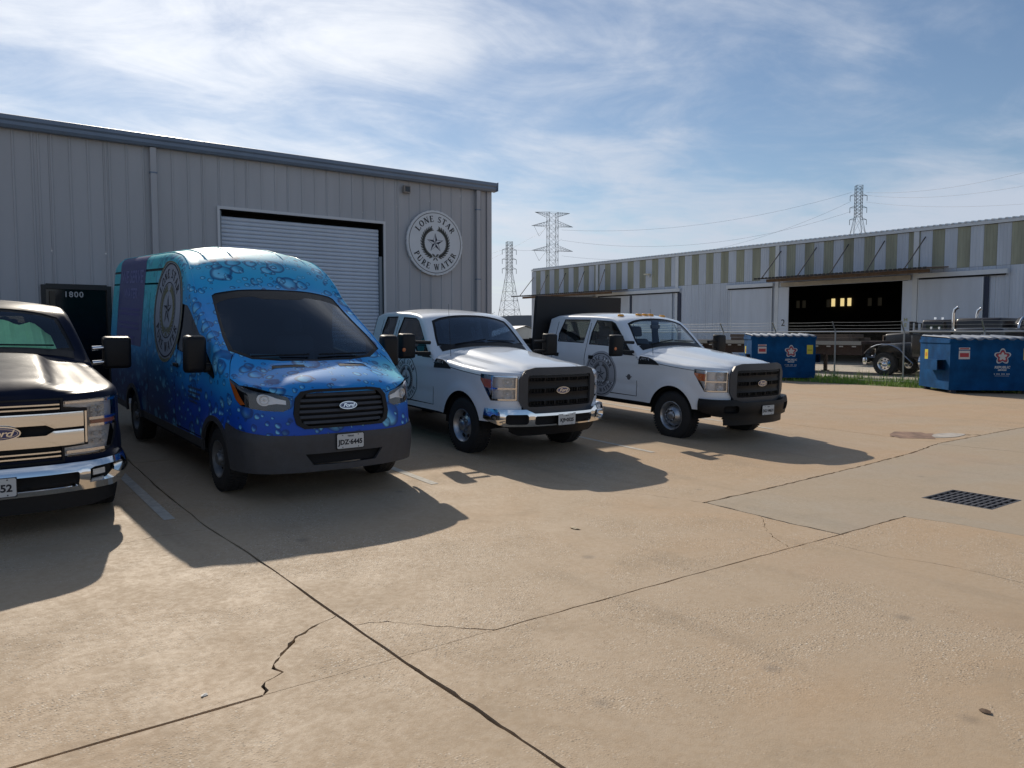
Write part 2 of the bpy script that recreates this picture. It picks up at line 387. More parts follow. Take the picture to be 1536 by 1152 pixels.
crack([(1.95, 4.29), (2.16, 4.22), (2.32, 4.02), (2.49, 3.83), (2.62, 3.71)], .010)
crack([(1.10, 7.0), (1.19, 7.06), (1.52, 7.12), (1.86, 7.11)], .008)
crack([(6.38, 4.52), (6.28, 4.44), (6.04, 4.26), (5.80, 4.0), (5.66, 3.76), (5.6, 3.70)], .006)
crack([(13.0, 6.7), (13.35, 6.45), (13.9, 6.35), (14.3, 6.1), (14.6, 5.92)], .045)
crack([(6.40, 5.25), (6.2, 5.9), (5.6, 6.6), (5.4, 7.1)], .005)
crack([(-.6, 3.68), (-.2, 2.9), (.1, 2.2)], .005)
outer = dens_loop([(X0, Y0), (X1, Y0), (X1, Y1), (X0, Y1)], 1.5)
GR = (8.49, 9.22, 3.31, 4.01)             # the drain
gaps.append(('gap', [(GR[0], GR[2]), (GR[1], GR[2]), (GR[1], GR[3]), (GR[0], GR[3])]))
PATCH = [(6.39, 5.26), (7.7, 5.31), (9.8, 5.46), (11.6, 5.63), (12.9, 5.86), (14.9, 5.9), (20, 6.0), (25.6, 6.0), (25.6, -17), (7.7, -17), (7.62, 2.4), (7.58, 3.3), (7.49, 3.69), (6.35, 3.69), (6.36, 4.2)]
grid = [(x, y) for x in np.arange(-6, 25, .55) for y in np.arange(-1, 17, .55)] + [(x, y) for x in np.arange(-29, 25, 2.4) for y in np.arange(-15, 60, 2.4) if not (-6 < x < 25 and -1 < y < 17)]
v2, reg = cdt(outer, gaps, grid, .1)
tris = np.array(reg['rest'])
# split the paving into its slabs: faces that hang together
par = {}
def find(a):
    while par.setdefault(a, a) != a:
        par[a] = par[par[a]]; a = par[a]
    return a
for t in tris.tolist():
    a = find(t[0])
    for q in t[1:]:
        b = find(q)
        if a != b: par[b] = a
comp = {}
for t in tris.tolist(): comp.setdefault(find(t[0]), []).append(t)
pav = bpy.data.objects.new('pavement', None); col.objects.link(pav); structure(pav)
def slab_mesh(name, T, m, th, parent):
    T = np.array(T); idx, inv = np.unique(T, return_inverse=True); T = inv.reshape(T.shape); P = v2[idx]
    # drop the tiny part of a wall at the rim
    a = P[T]; ar = (a[:, 1, 0] - a[:, 0, 0]) * (a[:, 2, 1] - a[:, 0, 1]) - (a[:, 1, 1] - a[:, 0, 1]) * (a[:, 2, 0] - a[:, 0, 0])
    T = np.where(ar[:, None] < 0, T[:, ::-1], T)
    n = len(P); V = [(p[0], p[1], gz(*p)) for p in P] + [(p[0], p[1], gz(*p) - th) for p in P]; F = T.tolist()
    ed = {}
    for t in T.tolist():
        for i in range(3): ed[(t[i], t[(i + 1) % 3])] = 1
    F += [(b, a, a + n, b + n) for (a, b) in ed if (b, a) not in ed]
    return mesh_obj(name, V, F, m, parent, smooth=35)
for k, T in comp.items():
    if len(T) < 4: continue
    P = v2[np.unique(np.array(T))]; c = v2[np.array(T)].mean(1)
    inpatch = pip(c, PATCH).mean() > .6
    slab_mesh('concrete_slab', T, CONC2 if inpatch else CONC, .03, pav)
# stripes painted between the bays
for i, (xa, ya, xb, yb, wd) in enumerate([(1.64, 14.2, 1.66, 7.62, .1), (4.55, 14, 4.53, 7.62, .1), (8.22, 14.4, 8.3, 7.75, .09), (11.9, 14.5, 11.95, 8.3, .09)]):
    v = []; f = []; n = 26
    for k in range(n + 1):
        y = ya + (yb - ya) * k / n; x = xa + (xb - xa) * k / n
        for s in (-1, 1): v.append((x + s * wd / 2, y, gz(x, y) + .004))
    f = [(2 * k, 2 * k + 1, 2 * k + 3, 2 * k + 2) for k in range(n)]
    mesh_obj('painted_line', v, f, mat('line_paint', (.52, .49, .43), .85, noise=(11, .25)), pav)
# reddish broken spot beside the joint
pt = [(13.2 + .55 * math.cos(a) * random.uniform(.75, 1.1) + .3, 6.55 + .42 * math.sin(a) * random.uniform(.75, 1.1)) for a in np.linspace(0, 6.1, 16)]
mesh_obj('mortar_patch', [(p[0], p[1], gz(*p) + .003) for p in pt], [tuple(range(16))], mat('red_mortar', (.27, .17, .12), .9, noise=(5, .5)), pav)
pt = [(14.05 + .5 * math.cos(a) * random.uniform(.75, 1.1), 6.22 + .2 * math.sin(a) * random.uniform(.75, 1.1)) for a in np.linspace(0, 6.1, 14)]
mesh_obj('mortar_patch', [(p[0], p[1], gz(*p) + .006) for p in pt], [tuple(range(14))], mat('pale_mortar', (.46, .42, .37), .9, noise=(5, .3)), pav)

# ------------------------------------------------------------------ drain grate
gr = thing('drain_grate', 'black iron drain grate set in the grey concrete patch', 'drain grate', (0, 0, 0))
IRON = mat('cast_iron', (.10, .095, .10), .55, metal=.5, noise=(20, .4), bump=(90, .4))
zt = gz(8.8, 3.6); m_ = MB()
for (a, b, c_, d) in ((GR[0], GR[1], GR[2], GR[2] + .025), (GR[0], GR[1], GR[3] - .025, GR[3]), (GR[0], GR[0] + .025, GR[2] + .025, GR[3] - .025), (GR[1] - .025, GR[1], GR[2] + .025, GR[3] - .025)): m_.box(a, b, c_, d, zt - .06, zt + .002)
m_.build('frame', IRON, gr)
m_ = MB(); nb = 8
xs_ = np.linspace(GR[0] + .025, GR[1] - .025, 6)
for x in xs_[1:-1]: m_.box(x - .013, x + .013, GR[2] + .026, GR[3] - .026, zt - .035, zt - .004)
m_.build('long_bar', IRON, gr)
bar0 = None
for k in range(9):
    y = GR[2] + .025 + (GR[3] - GR[2] - .05) * (k + 1) / 10
    if bar0 is None:
        bar0 = MB().box(GR[0] + .026, GR[1] - .026, -.014, .014, zt - .034, zt - .0005).build('cross_bar', IRON, gr); bar0.location = (0, y, 0)
    else: inst(bar0, gr, (0, y, 0))
MB().box(GR[0] + .001, GR[1] - .001, GR[2] + .001, GR[3] - .001, zt - .5, zt - .30).build('pit_floor', DARK, gr)
m_ = MB(); 
for (a, b, c_, d) in ((GR[0] - .02, GR[0], GR[2], GR[3]), (GR[1], GR[1] + .02, GR[2], GR[3]), (GR[0], GR[1], GR[2] - .02, GR[2]), (GR[0], GR[1], GR[3], GR[3] + .02)): m_.box(a, b, c_, d, zt - .5, zt - .012)
m_.build('pit_wall', JOINT, gr)

# ------------------------------------------------------------------ the metal building on the left
WALL = mat('taupe_metal', (.43, .435, .455), .5, metal=.0, noise=(.9, .14, 1))
TRIM = mat('blue_grey_trim', (.17, .225, .31), .42, noise=(2, .1))
bld = thing('metal_building', 'taupe ribbed metal building with blue grey gutter behind the parked vehicles', 'building')
YB = 17.0; XR = 11.85; XL = -13.0; ZT = 5.43
def ribbed(width, z0, z1, pitch=.305, rw=.05, rh=.016, off=0.0):
    """a sheet of wall cladding from x=0 to width with upstanding ribs towards -y"""
    xs = [0.0]; ys = [0.0]; x = off
    while x < width - .01:
        for dx, dy in ((0, 0), (.012, -rh), (rw - .012, -rh), (rw, 0)):
            xx = x + dx
            if 0 < xx < width: xs.append(xx); ys.append(dy)
        x += pitch
    xs.append(width); ys.append(0.0); n = len(xs)
    v = [(a, b, z0) for a, b in zip(xs, ys)] + [(a, b, z1) for a, b in zip(xs, ys)]
    return v, [(i, i + 1, n + i + 1, n + i) for i in range(n - 1)]
PW = .915; DX0, DX1, DZ = 4.86, 8.70, 4.33     # rolling door opening
def wall_panel(xa, xb, z0, z1, key={}):
    k = (round(xb - xa, 3), z0, z1)
    if k not in key:
        v, f = ribbed(xb - xa, z0, z1, off=.02); o = mesh_obj('wall_panel', v, f, WALL, bld); key[k] = o; o.location = (xa, YB, 0); return o
    return inst(key[k], bld, (xa, YB, 0))
x = XR - .02
while x > XL:
    a = x - PW + .004; segs = [(a, x)]
    for (s, e) in segs:
        # openings: the rolling door and the entrance
        cuts = [(DX0, DX1, DZ), (1.56, 2.75, 2.62)]
        parts = [(s, e, .2)]
        for (c0, c1, cz) in cuts:
            np_ = []
            for (p, q, z0) in parts:
                if q <= c0 or p >= c1 or z0 > .3: np_.append((p, q, z0)); continue
                if p < c0: np_.append((p, c0, .2))
                np_.append((max(p, c0), min(q, c1), cz))
                if q > c1: np_.append((c1, q, .2))
            parts = np_
        for (p, q, z0) in parts:
            if q - p > .02: wall_panel(p, q, z0, ZT)
    x -= PW
# body behind the front wall
m_ = MB()
m_.box(XR - .06, XR, YB + .03, YB + 24, .1, ZT)
m_.box(XL, XL + .06, YB + .03, YB + 24, .1, ZT); m_.box(XL, XR, YB + 24, YB + 24.06, .1, ZT)
m_.build('side_wall', WALL, bld)
m_ = MB(); m_.add([(XL - .2, YB - .12, 5.50), (XR + .12, YB - .12, 5.50), (XR + .12, YB + 12, 6.1), (XL - .2, YB + 12, 6.1), (XR + .12, YB + 24.3, 5.5), (XL - .2, YB + 24.3, 5.5)], [(0, 1, 2, 3), (3, 2, 4, 5)])
m_.add([(XR, YB + .03, 5.43), (XR, YB + 24, 5.43), (XR, YB + 12, 6.06)], [(0, 1, 2)])
m_.build('roof', TRIM, bld)
# gutter: an ogee box
gp = [(YB - .03, 5.42), (YB - .15, 5.42), (YB - .19, 5.47), (YB - .19, 5.53), (YB - .22, 5.56), (YB - .22, 5.635), (YB - .19, 5.645), (YB - .03, 5.645)]
gu = MB().prism(gp, 0, XL, XR + .1).build('gutter', TRIM, bld, smooth=30)
MB().prism([(YB - .025, 5.415), (YB - .225, 5.43), (YB - .235, 5.65), (YB - .025, 5.655)], 0, XR + .1, XR + .115).build('gutter_end', TRIM, bld)
for xa in (3.57, 11.42):
    d_ = MB(); d_.box(xa - .055, xa + .055, YB - .115, YB - .035, .35, 5.41)
    o = d_.build('downspout', WALL, bld)
    for z in (1.2, 3.1, 4.9): MB().box(xa - .07, xa + .07, YB - .12, YB - .03, z, z + .03).build('strap', TRIM, o)
m_ = MB(); m_.box(XR - .12, XR + .025, YB - .045, YB - .03, .25, ZT); m_.box(XR + .002, XR + .025, YB - .03, YB + .12, .25, ZT); m_.build('corner_trim', WALL, bld)
# rolling door
rd = thing('roller_door', 'white slatted roller door in the wall behind the blue van', 'roller door')
SLAT = mat('slat_white', (.60, .66, .75), .45, noise=(3, .08)); FRM = mat('frame_pale', (.62, .63, .65), .5)
s0 = None; z = 4.2; k = 0
while z > .3:
    if s0 is None:
        prof = [(YB + .10, -.085), (YB + .085, -.07), (YB + .078, -.045), (YB + .085, -.018), (YB + .10, -.004), (YB + .112, 0), (YB + .125, -.004), (YB + .125, -.085)]
        s0 = MB().prism(prof, 0, DX0 + .05, DX1 - .08).build('slat', SLAT, rd, smooth=50); s0.location = (0, 0, z)
    else: inst(s0, rd, (0, 0, z))
    z -= .087
m_ = MB(); m_.box(DX0 - .05, DX1 + .05, YB - .05, YB - .01, DZ, DZ + .06); m_.box(DX0 - .05, DX0, YB - .05, YB - .01, .3, DZ); m_.box(DX1, DX1 + .05, YB - .05, YB - .01, .3, DZ); m_.build('frame', FRM, rd)
m_ = MB(); m_.box(DX0, DX1, YB - .008, YB + .5, DZ - .004, DZ + .02); m_.box(DX0 - .02, DX0, YB - .008, YB + .5, .3, DZ); m_.box(DX1, DX1 + .02, YB - .008, YB + .5, .3, DZ); m_.box(DX0 - .1, DX1 + .1, YB + .5, YB + .55, .2, DZ + .1); m_.build('jamb', DARK, rd)
m_ = MB(); m_.box(DX1 - .09, DX1 - .015, YB + .02, YB + .14, .3, 3.55); m_.box(DX0 + .005, DX0 + .05, YB + .03, YB + .14, .3, DZ - .02); m_.build('guide_rail', mat('guide_steel', (.22, .25, .28), .45, metal=.4), rd)
# entrance
en = thing('entrance', 'black framed glass entrance numbered 1800 behind the dark pickup', 'entrance')
BLK = mat('black_anodised', (.012, .012, .013), .4)
m_ = MB(); m_.box(1.56, 1.64, YB - .035, YB + .1, .25, 2.62); m_.box(2.67, 2.75, YB - .035, YB + .1, .25, 2.62); m_.box(1.64, 2.67, YB - .035, YB + .1, 2.54, 2.64); m_.build('frame', BLK, en)
m_ = MB(); m_.box(1.70, 1.79, YB - .01, YB + .08, .25, 2.50); m_.build('mullion', mat('bronze', (.06, .045, .03), .5), en)
m_ = MB(); m_.box(1.64, 2.67, YB + .05, YB + .062, .25, 2.54); m_.build('glass_pane', mat('black_glass', (.004, .004, .005), .08), en)
v, f = text_polys('1800', .15, spacing=1.15, bold=.003); v, f = place2d((v, f), lambda a, b: (2.10 + a, YB - .012, 2.44 + b)); mesh_obj('number', v, f, mat('number_white', (.42, .42, .42), .6), en)
# floodlight
fl = thing('floodlight', 'small square floodlight under the gutter above the roller door', 'floodlight')
v, f = rbox(9.22, 9.40, YB - .14, YB - .035, 5.12, 5.30, .012, 2); mesh_obj('housing', v, f, mat('beige_housing', (.3, .27, .24), .5), fl)
MB().box(9.245, 9.375, YB - .146, YB - .141, 5.145, 5.275).build('lens', mat('lens_dark', (.03, .03, .035), .1), fl)

# ------------------------------------------------------------------ the round emblem
def quad(p, q, wd):
    p = Vector(p); q = Vector(q); d = (q - p); n = Vector((-d.y, d.x)).normalized() * wd / 2
    return [tuple(p + n), tuple(p - n), tuple(q - n), tuple(q + n)]
def arcq(cx_, cy_, rx, ry, a0, a1, w0, w1=None, n=8):
    w1 = w0 if w1 is None else w1; o = []
    for i in range(n):
        a = rad(a0 + (a1 - a0) * i / n); b = rad(a0 + (a1 - a0) * (i + 1) / n)
        ka = abs(math.cos(a)); kb = abs(math.cos(b)); wa = w1 + (w0 - w1) * ka; wb = w1 + (w0 - w1) * kb
        P = lambda t, d_: (cx_ + (rx + d_) * math.cos(t), cy_ + (ry + d_) * math.sin(t))
        o.append([P(a, wa / 2), P(a, -wa / 2), P(b, -wb / 2), P(b, wb / 2)])
    return o
TK, TN, SF = .22, .09, .07
def serif(x, y, wd=.34): return [[(x - wd / 2, y), (x + wd / 2, y), (x + wd / 2, y + SF), (x - wd / 2, y + SF)]]
def glyph(ch):
    q = []
    if ch == 'L': q = [quad((.2, 0), (.2, 1), TK)] + serif(.2, 0) + serif(.2, .95) + [quad((.2, .03), (.72, .03), TN), quad((.70, 0), (.74, .26), TN)]; wd = .78
    elif ch == 'O': q = arcq(.42, .5, .34, .46, 0, 360, TK, TN, 18); wd = .86
    elif ch == 'N': q = [quad((.16, 0), (.16, 1), TN), quad((.16, .98), (.74, .02), TK), quad((.74, 0), (.74, 1), TN)] + serif(.16, 0, .26) + serif(.12, .95, .26) + serif(.74, .95, .26); wd = .9
    elif ch == 'E': q = [quad((.2, 0), (.2, 1), TK)] + serif(.2, 0) + serif(.2, .95) + [quad((.2, .03), (.68, .03), TN), quad((.2, .97), (.66, .97), TN), quad((.2, .52), (.52, .52), TN), quad((.67, 0), (.7, .24), TN), quad((.65, 1), (.66, .78), TN), quad((.52, .42), (.52, .62), TN)]; wd = .76
    elif ch == 'S': q = arcq(.34, .73, .22, .22, 40, 250, TK * .75, TN, 8) + arcq(.34, .27, .24, .22, 70, -140, TK * .75, TN, 8) + [quad((.27, .56), (.42, .44), TK), quad((.54, .78), (.55, 1), TN), quad((.10, 0), (.11, .22), TN)]; wd = .66
    elif ch == 'T': q = [quad((.4, 0), (.4, 1), TK)] + serif(.4, 0) + [quad((.06, .97), (.74, .97), TN), quad((.06, .76), (.08, 1), TN), quad((.74, .76), (.72, 1), TN)]; wd = .8
    elif ch == 'A': q = [quad((.44, 1), (.12, 0), TN), quad((.44, 1), (.76, 0), TK), quad((.24, .33), (.62, .33), TN)] + serif(.12, 0, .26) + serif(.76, 0, .32); wd = .88
    elif ch == 'R' or ch == 'P':
        q = [quad((.2, 0), (.2, 1), TK)] + serif(.2, 0) + serif(.16, .95, .28) + arcq(.36, .74, .22, .22, -90, 90, TK * .8, TN, 8) + [quad((.2, .97), (.38, .97), TN), quad((.2, .5), (.38, .5), TN)]
        if ch == 'R': q += [quad((.40, .5), (.72, .02), TK * .8)]
        wd = .78 if ch == 'R' else .7
    elif ch == 'U': q = [quad((.2, .3), (.2, 1), TK), quad((.7, .3), (.7, 1), TN)] + arcq(.45, .3, .25, .27, 180, 360, TK * .9, TN, 8) + serif(.2, .95) + serif(.7, .95, .26); wd = .88
    elif ch == 'W': q = [quad((.1, 1), (.34, 0), TK * .85), quad((.34, 0), (.54, 1), TN), quad((.5, 1), (.74, 0), TK * .85), quad((.74, 0), (.96, 1), TN)] + serif(.1, .95, .28) + serif(.52, .95, .24) + serif(.96, .95, .24); wd = 1.06
    else: wd = .42
    return q, wd
LETTER_ENDS = []
def arc_text(txt, R, size, mid_deg, top=True, sp=.14):
    """letters along a circle; returns polygons"""
    gl = [glyph(c) for c in txt]; tot = sum(g_[1] for g_ in gl) * size + sp * size * (len(txt) - 1); o = []; s = -tot / 2
    for q, wd in gl:
        c = s + wd * size / 2; a = rad(mid_deg) - c / R if top else rad(mid_deg) + c / R
        for poly in q:
            r_ = []
            for (u, v) in poly:
                lx = (u - wd / 2) * size; ly = (v - .5) * size
                if top: tx, ty = math.sin(a * -1 + math.pi / 2), 0
                if top: r_.append((R * math.cos(a) + lx * math.sin(a) + ly * math.cos(a), R * math.sin(a) - lx * math.cos(a) + ly * math.sin(a)))
                else: r_.append((R * math.cos(a) - lx * math.sin(a) - ly * math.cos(a), R * math.sin(a) + lx * math.cos(a) - ly * math.sin(a)))
            o.append(r_)
        s += (wd + sp) * size; LETTER_ENDS.append(len(o))
    return o
def leaf(cx_, cy_, ang, ln, wd):
    o = []
    for i in range(5):
        t = i / 4; o.append((t * ln, math.sin(math.pi * t) ** .8 * wd / 2))
    for i in range(3, 0, -1):
        t = i / 4; o.append((t * ln, -math.sin(math.pi * t) ** .8 * wd / 2))
    c, s = math.cos(ang), math.sin(ang); return [(cx_ + a * c - b * s, cy_ + a * s + b * c) for a, b in o]
def ring(r0, r1, n=64):
    o = []
    for i in range(n):
        a = 2 * math.pi * i / n; b = 2 * math.pi * (i + 1) / n
        o.append([(r0 * math.cos(a), r0 * math.sin(a)), (r1 * math.cos(a), r1 * math.sin(a)), (r1 * math.cos(b), r1 * math.sin(b)), (r0 * math.cos(b), r0 * math.sin(b))])
    return o
def disc(r, n=48, k=6):
    o = [[(0, 0), (r / k * math.cos(2 * math.pi * i / n), r / k * math.sin(2 * math.pi * i / n)), (r / k * math.cos(2 * math.pi * (i + 1) / n), r / k * math.sin(2 * math.pi * (i + 1) / n))] for i in range(n)]
    for j in range(1, k): o += ring(r * j / k, r * (j + 1) / k, n)
    return o
def seal_polys(style='sign'):
    """unit-radius emblem: {layer: polygons}"""
    L_ = {}
    L_['lettering'] = arc_text('LONE STAR', .75, .185, 90, True, .22) + arc_text('PURE WATER', .75, .185, 270, False, .18)
    st = []; so = []
    for i in range(5):
        a = rad(90 + 72 * i); b = rad(90 + 72 * i - 36); c = rad(90 + 72 * i + 36)
        tip = (.30 * math.cos(a), .30 * math.sin(a)); st.append([(0, 0), (.115 * math.cos(b), .115 * math.sin(b)), tip])
        so += [quad((.115 * math.cos(c), .115 * math.sin(c)), tip, .010)]
    L_['star'] = st + so
    wr = []
    for sd in (-1, 1):
        for i in range(15):
            t = i / 14; a = rad(-90 + sd * (14 + 140 * t)); R = .45; px, py = R * math.cos(a), R * math.sin(a); tan = a + sd * math.pi / 2
            wr.append(leaf(px, py, tan + sd * .55, .155, .052)); wr.append(leaf(px, py, tan - sd * .55, .15, .05)); wr.append(leaf(px, py, tan, .12, .045))
        wr += arcq(0, 0, .45, .45, -90 + sd * 6, -90 + sd * 154, .014, .014, 20)
    wr += [leaf(0, -.44, rad(40), .16, .07), leaf(0, -.44, rad(140), .16, .07), leaf(0, -.45, rad(-50), .14, .05), leaf(0, -.45, rad(230), .14, .05)]
    L_['wreath'] = wr
    L_['ring_line'] = ring(.925, .945, 72) if style == 'sign' else ring(.93, .965, 72) + ring(.555, .575, 60)
    return L_
SEAL = seal_polys('sign'); ENDS1 = LETTER_ENDS[:9]; ENDS2 = LETTER_ENDS[9:19]; SEALV = seal_polys('van')
def polys_mesh(name, polys, fn, m, parent):
    v = []; f = []
    for p in polys:
        k = len(v); v += [fn(*q) for q in p]; f.append(tuple(range(k, k + len(p))))
    return mesh_obj(name, v, f, m, parent)
sg = thing('round_sign', 'round white sign reading LONE STAR PURE WATER with a star and wreath', 'sign')
CXs, CZs, RS = 10.11, 3.965, .80
SIGNW = mat('sign_white', (.68, .71, .74), .5, noise=(2, .06))
b_ = MB(); n = 96; pr = []
for i in range(n):
    a = 2 * math.pi * i / n; rr = RS * (1.0 + .018 * abs(math.sin(a * 30))); pr.append((CXs + rr * math.cos(a), CZs + rr * math.sin(a)))
b_.prism(pr, 1, YB - .095, YB - .035); b_.build('disc', SIGNW, sg)
bd = None
for i in range(60):
    a = 2 * math.pi * i / 60; p = (CXs + RS * .975 * math.cos(a), YB - .095, CZs + RS * .975 * math.sin(a))
    if bd is None: bd = MB().lathe([(.012, 0), (.011, .006), (.006, .010), (.0005, .011)], (0, 0, 0), 1, 8, -1).build('bead', SIGNW, sg); bd.location = p
    else: inst(bd, sg, p)
k1 = ENDS1[-1]; cuts_ = [0] + ENDS1 + [k1 + e for e in ENDS2]
for a_, b2 in zip(cuts_[:-1], cuts_[1:]):
    if b2 > a_: polys_mesh('letter', SEAL['lettering'][a_:b2], lambda a, b: (CXs + a * RS, YB - .0985, CZs + b * RS), INKK, sg)
for nm, mm in (('star', mat('ink_navy', (.015, .02, .05), .5)), ('wreath', mat('wreath_grey', (.12, .125, .115), .6)), ('ring_line', INKG)):
    polys_mesh(nm, SEAL[nm], lambda a, b: (CXs + a * RS, YB - .0985, CZs + b * RS), mm, sg)

# ------------------------------------------------------------------ warehouse on the right
wh = thing('warehouse', 'long white warehouse with olive vertical stripes under its roof edge, beyond the fence', 'warehouse')
WX = 44.0; WY0, WY1 = 3.0, 56.2; WZ = 7.55
WHW = mat('white_cladding', (.54, .60, .68), .55, noise=(.8, .16, 1)); OLV = mat('olive_cladding', (.33, .345, .265), .6, noise=(1.0, .34, 1))
WTR = mat('white_trim', (.62, .67, .71), .5, noise=(.8, .1)); RUST = mat('rusty_steel', (.16, .115, .085), .8, noise=(2, .4))
keyp = {}
def ypanel(kind, y, z0, z1, m, wd=.65):
    k = (kind, z0, z1, round(wd, 3))
    if k not in keyp:
        v, f = ribbed(wd - .008, z0, z1, pitch=wd / 4, rw=.05, rh=.02, off=.03); v = [(b_, a_, c_) for a_, b_, c_ in v]
        f = [q[::-1] for q in f]; o = mesh_obj('wall_panel' if kind != 'o' else 'striped_panel', v, f, m, wh); o.location = (WX, y, 0); keyp[k] = o; return o
    return inst(keyp[k], wh, (WX, y, 0))
y = WY1; i = 0; OY0, OY1 = 22.2, 29.5; P1, P2 = 47.4, 55.6
yy = WY0; ph = 0
off = (20.02 - WY0) % 1.3                  # an olive panel spans 20.02 to 20.65
y = WY0 + off - 1.3
while y < WY1:
    for kk, mm, wd in (('o', OLV, .64), ('w', WHW, .66)):
        ya = y if kk == 'o' else y + .64
        if ya >= WY0 and ya + wd <= WY1 + .3:
            zb = 5.22 if mm is OLV else 5.22
            ypanel(kk, ya, 5.20, 7.34, mm, wd)
            c_ = ya + wd / 2
            if OY0 < c_ < OY1 or P1 < c_ < P2: ypanel('h', ya, 4.68, 5.19, WHW, wd)
            else: ypanel('l', ya, -.1, 5.19, WHW, wd)
    y += 1.3
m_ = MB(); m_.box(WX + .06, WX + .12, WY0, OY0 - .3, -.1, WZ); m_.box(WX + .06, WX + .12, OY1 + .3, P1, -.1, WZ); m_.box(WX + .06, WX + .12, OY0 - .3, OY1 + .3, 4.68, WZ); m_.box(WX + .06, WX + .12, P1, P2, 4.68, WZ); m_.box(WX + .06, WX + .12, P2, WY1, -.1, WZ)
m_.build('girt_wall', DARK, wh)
m_ = MB(); m_.box(WX + .02, WX + 40, WY1, WY1 + .06, -.1, WZ); m_.box(WX + .02, WX + 40, WY0 - .06, WY0, -.1, WZ); m_.box(WX + 40, WX + 40.06, WY0, WY1, -.1, WZ); m_.build('end_wall', WHW, wh)
m_ = MB(); m_.add([(WX - .12, WY0 - .2, WZ - .02), (WX - .12, WY1 + .15, WZ - .02), (WX + 20, WY1 + .15, WZ + 1.6), (WX + 20, WY0 - .2, WZ + 1.6), (WX + 40.2, WY1 + .15, WZ - .02), (WX + 40.2, WY0 - .2, WZ - .02)], [(0, 1, 2, 3), (3, 2, 4, 5)])
m_.build('roof', mat('roof_sheet', (.30, .32, .34), .5, noise=(.6, .1)), wh)
rib = MB().add([(WX - .16, -.09, WZ - .02), (WX - .16, .09, WZ - .02), (WX - .16, .05, WZ + .055), (WX - .16, -.05, WZ + .055), (WX + 1.2, -.09, WZ + .08), (WX + 1.2, .09, WZ + .08), (WX + 1.2, .05, WZ + .155), (WX + 1.2, -.05, WZ + .155)], [(0, 1, 2, 3), (3, 2, 6, 7), (1, 5, 6, 2), (0, 3, 7, 4)]).build('roof_rib', WTR, wh)
y = WY0; rib.location = (0, y, 0)
while y < WY1 - .4: y += .325; inst(rib, wh, (0, y, 0))
MB().box(WX - .13, WX - .03, WY0 - .1, WY1 + .1, 7.36, 7.52).build('eave_trim', WTR, wh)
# columns, door tracks, sliding doors
for yc in (21.5, 30.4, 38.9, 47.55, 12.9): MB().box(WX - .09, WX - .03, yc - .14, yc + .14, -.1 if yc != 47.55 else -.1, 7.35).build('pilaster', WTR, wh)
for (a, b) in ((30.6, 34.3), (38.5, 47.4), (16.8, 21.35)):
    o = MB().box(WX - .24, WX - .10, a, b, 4.76, 5.0).build('door_track', WTR, wh); MB().box(WX - .19, WX - .13, a + .1, b - .1, 4.68, 4.755).build('track_shadow_gap', DARK, o)
MB().box(WX - .22, WX - .10, OY0 - .5, OY1 + .5, 4.7, 4.95).build('lintel', mat('beam_paint', (.40, .37, .31), .6, noise=(1, .2)), wh)
MB().box(WX - .22, WX - .10, P1 + .2, P2, 4.5, 4.72).build('lintel', MATS['beam_paint'], wh)
def slide(a, b):
    o = MB().box(WX - .12, WX - .07, a, b, -.05, 4.66).build('sliding_door', WHW, wh)
    for yy in (a, b - .06): MB().box(WX - .14, WX - .122, yy, yy + .06, -.05, 4.66).build('stile', WTR, o)
    return o
slide(30.7, 34.0); slide(17.95, 21.3); slide(43.7, 47.3); slide(39.3, 43.4)
for a in (43.42, 38.5, 17.7): MB().box(WX - .10, WX - .035, a, a + .22 if a != 38.5 else a + .3, -.05, 4.66).build('door_edge', mat('door_edge_blue', (.02, .03, .06), .6), wh)
v, f = text_polys('2', .62); v, f = place2d((v, f), lambda a, b: (WX - .1, 29.86 - a, 2.36 + b)); mesh_obj('number', v, f, INKK, wh)
v, f = text_polys('H\nE', .3); v, f = place2d((v, f), lambda a, b: (WX - .1, 21.95 - a, 2.3 + b)); mesh_obj('marking', v, f, mat('marking_yellow', (.4, .38, .05), .6), wh)
for a_, b2 in ((29.5, 30.26), (21.64, 22.2)): MB().box(WX - .07, WX - .03, a_, b2, -.05, 4.66).build('jamb_panel', WHW, wh)
# dark inside with daylit panes at the far side
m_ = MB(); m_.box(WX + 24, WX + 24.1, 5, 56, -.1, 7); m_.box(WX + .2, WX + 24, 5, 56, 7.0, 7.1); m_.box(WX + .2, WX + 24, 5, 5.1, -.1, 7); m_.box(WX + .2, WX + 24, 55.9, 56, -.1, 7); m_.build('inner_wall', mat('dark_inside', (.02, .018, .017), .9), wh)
PANE = mat('daylit_pane', (.8, .7, .4), .5, emit=((1.0, .78, .35), .8)); PANE2 = mat('dim_pane', (.1, .09, .07), .5, emit=((.8, .7, .5), .012))
for px, z_, mm in ((1247.5, 4.66, PANE), (1261, 4.66, PANE), (1271.5, 4.66, PANE), (1195, 4.6, PANE2), (1204, 4.6, PANE2), (1240, 4.6, PANE2), (1302, 4.6, PANE2), (1317, 4.6, PANE2)):
    b_ = rad(36.5) + math.atan((px - 768) / 1158); yy = (WX + 23.9) / math.tan(b_)
    MB().box(WX + 23.88, WX + 23.94, yy - .17, yy + .17, z_ - .42, z_ + .3).build('window_pane', mm, wh)
